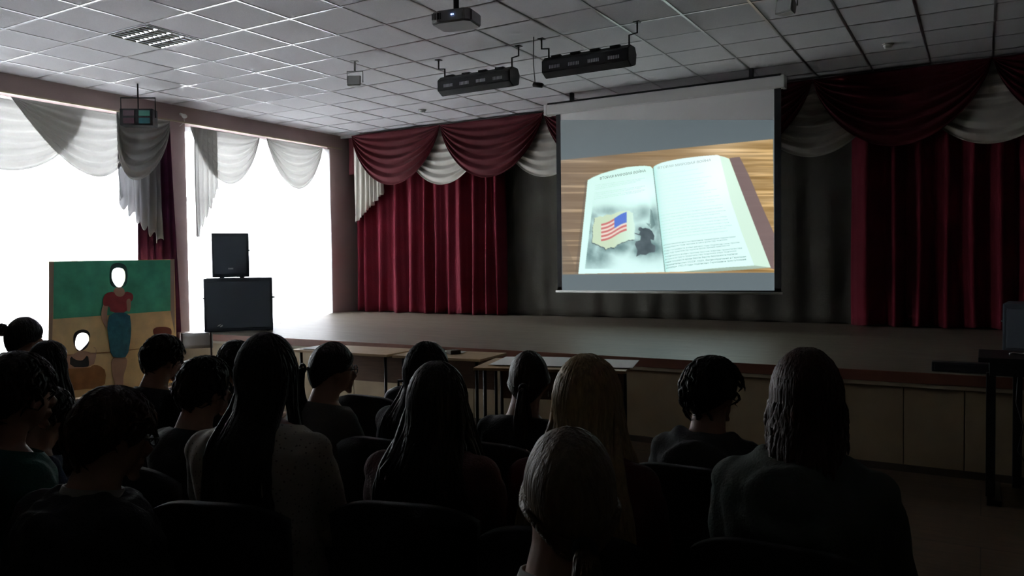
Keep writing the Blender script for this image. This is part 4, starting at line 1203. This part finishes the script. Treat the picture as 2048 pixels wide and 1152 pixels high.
    if style == 'pony':
        bm = bmesh.new(); p0 = W(tl + Vector((0, 0, 0)))
        bd = RI @ Vector((0, -1, 0)); bd.z = 0; bd.normalize()
        for q in range(46):
            a1 = rnd.uniform(0, 6.28); r1 = math.sqrt(rnd.random())
            ox = Vector((math.cos(a1), math.sin(a1), 0)) * r1
            pts = []; rad = []
            for a in range(11):
                f_ = a / 10
                b_ = .030 * math.sin(min(1, f_ * 1.8) * PI * .75)
                wdt = .008 + .028 * math.sin(min(1, f_ * 1.25) * PI * .62)
                c_ = p0 + bd * (b_ + .012) + Vector((0, 0, .012 * math.sin(min(1, f_ * 5) * PI) - hlen * f_ ** 1.15))
                pts.append(c_ + ox * wdt * (1 - .5 * max(0, f_ - .6))); rad.append(.0075 * (1 - .75 * f_ ** 3))
            tube(bm, pts, rad, 5, .8)
        mesh_obj('ponytail', bm, Mh, s, True)
        bm = bmesh.new()
        pts = [p0 + bd * .014 + Vector((math.cos(a_) * .017, 0, math.sin(a_) * .017)) for a_ in [2 * PI * q / 16 for q in range(17)]]
        tube(bm, pts, .006, 8); mesh_obj('hair_tie', bm, mat('hair_tie_%d' % i, tie_c, .5), s, True)
    if style == 'bun':
        bm = bmesh.new(); p0 = W(Vector((0, -.128, .062)))
        for q in range(5):
            pts = []
            for a in range(15):
                an_ = a / 14 * PI * 1.9 + q * 1.25; rr = .026
                v = Vector((math.cos(an_) * rr, 0, math.sin(an_) * rr)); v = Matrix.Rotation(q * .6 - 1.2, 3, 'X') @ v
                pts.append(p0 + RI @ v)
            tube(bm, pts, .013, 8)
        mesh_obj('hair_bun', bm, Mh, s, True)
    if glasses:
        bm = bmesh.new()
        for sx in (-1, 1):
            pts = [Vector((sx * .031 + .024 * math.cos(a_), .098, .002 + .018 * math.sin(a_))) for a_ in [2 * PI * q / 16 for q in range(17)]]
            tube(bm, pts, .0022, 6)
            tube(bm, [(sx * .055, .098, .006), (sx * .076, .085, .008), (sx * .081, .0, .006), (sx * .079, -.015, -.006)], .0022, 6)
        tube(bm, [(-.008, .099, .006), (.008, .099, .006)], .002, 6)
        bm.transform(HT); mesh_obj('glasses', bm, M_blackmet, s, True)
    if earring:
        bm = bmesh.new()
        pts = [Vector((.082, -.004 + .008 * math.cos(a_), -.05 + .010 * math.sin(a_))) for a_ in [2 * PI * q / 12 for q in range(13)]]
        tube(bm, pts, .0018, 6); bm.transform(HT); mesh_obj('earring', bm, M_silver, s, True)
    s.rotation_euler = (0, 0, yaw)
    off = Matrix.Rotation(yaw, 3, 'Z') @ Vector((hc.x, hc.y, 0))
    s.location = (x - off.x, y - off.y, 0)
    return s

BLK = ('black', (.010, .009, .009)); DBR = ('dark_brown', (.020, .013, .009)); BRN = ('brown', (.045, .025, .014)); GIN = ('reddish', (.06, .026, .013))
BLD = ('blonde', (.42, .29, .15)); DBL = ('dark_blonde', (.15, .10, .055)); CHS = ('chestnut', (.05, .018, .010))
def fabric(n, c, var=.1): return mat(n, c, .85, bump=.35, bscale=140, var=var, vscale=8)
M_dots = bpy.data.materials.new('white_dotted_cotton'); M_dots.use_nodes = True
N = M_dots.node_tree.nodes; Lk = M_dots.node_tree.links; b = N['Principled BSDF']; b.inputs['Roughness'].default_value = .85
tc = N.new('ShaderNodeTexCoord'); vo = N.new('ShaderNodeTexVoronoi'); vo.inputs['Scale'].default_value = 75; Lk.new(tc.outputs['Object'], vo.inputs['Vector'])
cr = N.new('ShaderNodeValToRGB'); cr.color_ramp.elements[0].position = .2; cr.color_ramp.elements[0].color = (.15, .13, .12, 1); cr.color_ramp.elements[1].position = .26; cr.color_ramp.elements[1].color = (.42, .39, .34, 1)
Lk.new(vo.outputs['Distance'], cr.inputs[0]); Lk.new(cr.outputs[0], b.inputs['Base Color'])

PEOPLE = [
 dict(i=1, name_lbl='person with a hair bun at the left edge, in profile before the bright window', x=-4.79, y=2.49, ztop=1.24, yaw=-.05, hyaw=.05, style='bun', haircol=BLK, top=fabric('dark_top_a', (.02, .02, .03))),
 dict(i=2, name_lbl='person with short dark hair and teal jacket at the left edge, head in profile', x=-2.40, y=1.22, ztop=1.28, hyaw=0, style='short', haircol=DBR, top=fabric('teal_fabric', (.012, .10, .085)), topkind='sweater', voxel=.007),
 dict(i=3, name_lbl='person with dark loose hair between the bun wearer and the painted board', x=-4.20, y=2.30, ztop=1.15, style='long', haircol=BLK, hlen=.25, top=fabric('black_knit', (.012, .012, .014))),
 dict(i=4, name_lbl='person in a blue jacket bending low behind the reddish-haired person', x=-3.14, y=1.70, ztop=1.07, lean=.16, hpitch=.5, style='short', haircol=BLK, top=fabric('navy_fabric', (.008, .018, .06))),
 dict(i=5, name_lbl='person with short reddish hair and glasses, black jacket, head bowed', x=-1.84, y=1.15, ztop=1.23, lean=.06, hyaw=-.15, hpitch=.18, style='short', haircol=GIN, glasses=True, top=fabric('black_puffy', (.010, .011, .013)), topkind='puffy', collar=mat('white_collar', (.34, .32, .28), .8), voxel=.007, puff=.016),
 dict(i=6, name_lbl='person with short dark hair and dark sweater right of the painted desk', x=-3.40, y=2.40, ztop=1.20, hyaw=-.1, hpitch=.15, style='short', haircol=DBR, top=fabric('charcoal_knit', (.016, .017, .02)), puff=.017),
 dict(i=7, name_lbl='person with short black hair and black jacket, left of the dotted blouse', x=-2.41, y=1.87, ztop=1.20, hyaw=-.1, style='short', haircol=BLK, top=fabric('black_cloth', (.010, .010, .011)), puff=.018),
 dict(i=8, name_lbl='person with messy black hair below the loudspeakers, mostly hidden', x=-3.66, y=3.05, ztop=1.10, style='short', haircol=BLK, top=fabric('black_knit', (.012, .012, .014)), puff=.022),
 dict(i=9, name_lbl='person with long straight black hair and white dotted blouse', x=-1.91, y=1.71, ztop=1.31, yaw=.32, hyaw=0, style='long', haircol=BLK, hlen=.36, hspread=.035, top=M_dots, topkind='blouse', wide=1.08, puff=0.012, voxel=.008, headx=0),
 dict(i=10, name_lbl='person with a ponytail and glasses in a grey sweater, turned right', x=-2.37, y=2.48, ztop=1.20, yaw=-.15, hyaw=-.35, style='pony', haircol=BLK, hlen=.30, glasses=True, top=fabric('grey_knit_b', (.12, .115, .105)), topkind='sweater', puff=.012, arms='lap'),
 dict(i=11, name_lbl='person with long black hair and black clothes behind the wavy brown hair', x=-1.93, y=2.56, ztop=1.21, style='long', haircol=BLK, hlen=.36, top=fabric('black_knit', (.012, .012, .014)), hspread=.07),
 dict(i=12, name_lbl='person with long wavy dark brown hair and mauve sweater', x=-1.44, y=1.96, ztop=1.22, yaw=.28, hyaw=0, style='waves', haircol=DBR, hlen=.34, hspread=.09, top=fabric('mauve_knit', (.13, .055, .055)), topkind='sweater', wide=1.05, puff=.018, voxel=.008),
 dict(i=13, name_lbl='person with a dark ponytail, earring and black jacket, right of the wavy hair', x=-1.53, y=2.69, ztop=1.18, hyaw=.35, style='pony', haircol=DBR, hlen=.30, earring=True, tz=-.01, top=fabric('black_cloth', (.010, .010, .011)), puff=.014),
 dict(i=14, name_lbl='person with long straight blonde hair and red top', x=-.94, y=1.98, ztop=1.26, yaw=.2, style='long', haircol=BLD, hlen=.33, hspread=.085, top=fabric('red_knit', (.10, .008, .010)), wide=.98, puff=.020, voxel=.008),
 dict(i=15, name_lbl='nearest person, dark blonde ponytail and white shirt, seen from behind', x=-.615, y=1.22, ztop=1.235, yaw=.1, hyaw=.55, tz=-.045, style='pony', haircol=DBL, hlen=.27, top=fabric('white_cotton', (.42, .42, .38)), topkind='tshirt', puff=.014, voxel=.006, collar=mat('white_collar_b', (.42, .42, .38), .8), tie_c=(.05, .05, .06)),
 dict(i=16, name_lbl='person with thick short black hair and grey hoodie, second from the right', x=-0.81, y=2.71, ztop=1.18, hyaw=-0.45, style='short', haircol=BLK, top=fabric('dark_grey_fleece', (.055, .06, .062)), topkind='hoodie', puff=0.034),
 dict(i=17, name_lbl='rightmost person, chestnut bob and grey-green hoodie', x=-0.39, y=2.14, ztop=1.29, hyaw=.35, style='long', haircol=CHS, hlen=0.05, hspread=0.012, top=fabric('grey_green_fleece', (.085, .105, .09)), topkind='hoodie', wide=1.05, puff=0.013, voxel=.008, hpitch=.05),
]
CH_L = {1: 'black padded chair under the person with a hair bun', 2: 'black padded chair under the person in the teal jacket', 3: 'black padded chair of the person with dark loose hair by the board', 4: 'black padded chair under the person in the blue jacket',
 5: 'brown padded chair of the red-haired person with glasses', 6: 'black padded chair under the person right of the painted desk', 7: 'black padded chair of the person left of the dotted blouse', 8: 'black padded chair under the messy-haired person below the loudspeakers',
 9: 'black padded chair of the person in the dotted blouse', 10: 'black padded chair under the person with ponytail and glasses', 11: 'black padded chair of the long-haired person dressed in black', 12: 'black padded chair behind the mauve sweater', 13: 'black padded chair of the person with the earring',
 14: 'black padded chair behind the long blonde hair', 15: 'black padded chair of the nearest person', 16: 'black padded chair under the person with thick black hair', 17: 'black padded chair with rounded back under the rightmost person'}

for d in PEOPLE:
    p_ = person(**d)
    chair(p_.location.x - math.sin(-p_.rotation_euler.z) * 0, p_.location.y, p_.rotation_euler.z, CH_L[d['i']], brown=(d['i'] == 5))

# empty chair with a backpack behind the ponytail and glasses
chair(-2.62, 3.22, 0, 'black padded chair holding the backpack')
s = thing('backpack', 'black backpack upright on a chair, right of the ponytail and glasses', 'backpack', (-2.62, 3.27, .464), .2)
bm = bmesh.new(); rings(bm, [(0, 0, .0, .13, .09), (0, 0, .03, .155, .105), (0, 0, .2, .16, .11), (0, 0, .32, .14, .095), (0, .0, .40, .09, .06), (0, 0, .42, .04, .03)], 24, 2.6)
bm = remesh(bm, .012, 2, .01, 12); mesh_obj('bag_body', bm, mat('black_nylon', (.012, .012, .015), .6, bump=.3), s, True)
bm = bmesh.new(); rings(bm, [(0, -.11, .05, .10, .03), (0, -.115, .10, .115, .035), (0, -.112, .2, .10, .03)], 20, 2.6); mesh_obj('front_pocket', bm, MATS['black_nylon'], s, True)
bm = bmesh.new(); tube(bm, [(-.03, 0, .41), (-.03, 0, .45), (.03, 0, .45), (.03, 0, .41)], .008, 8); mesh_obj('handle', bm, MATS['black_nylon'], s, True)
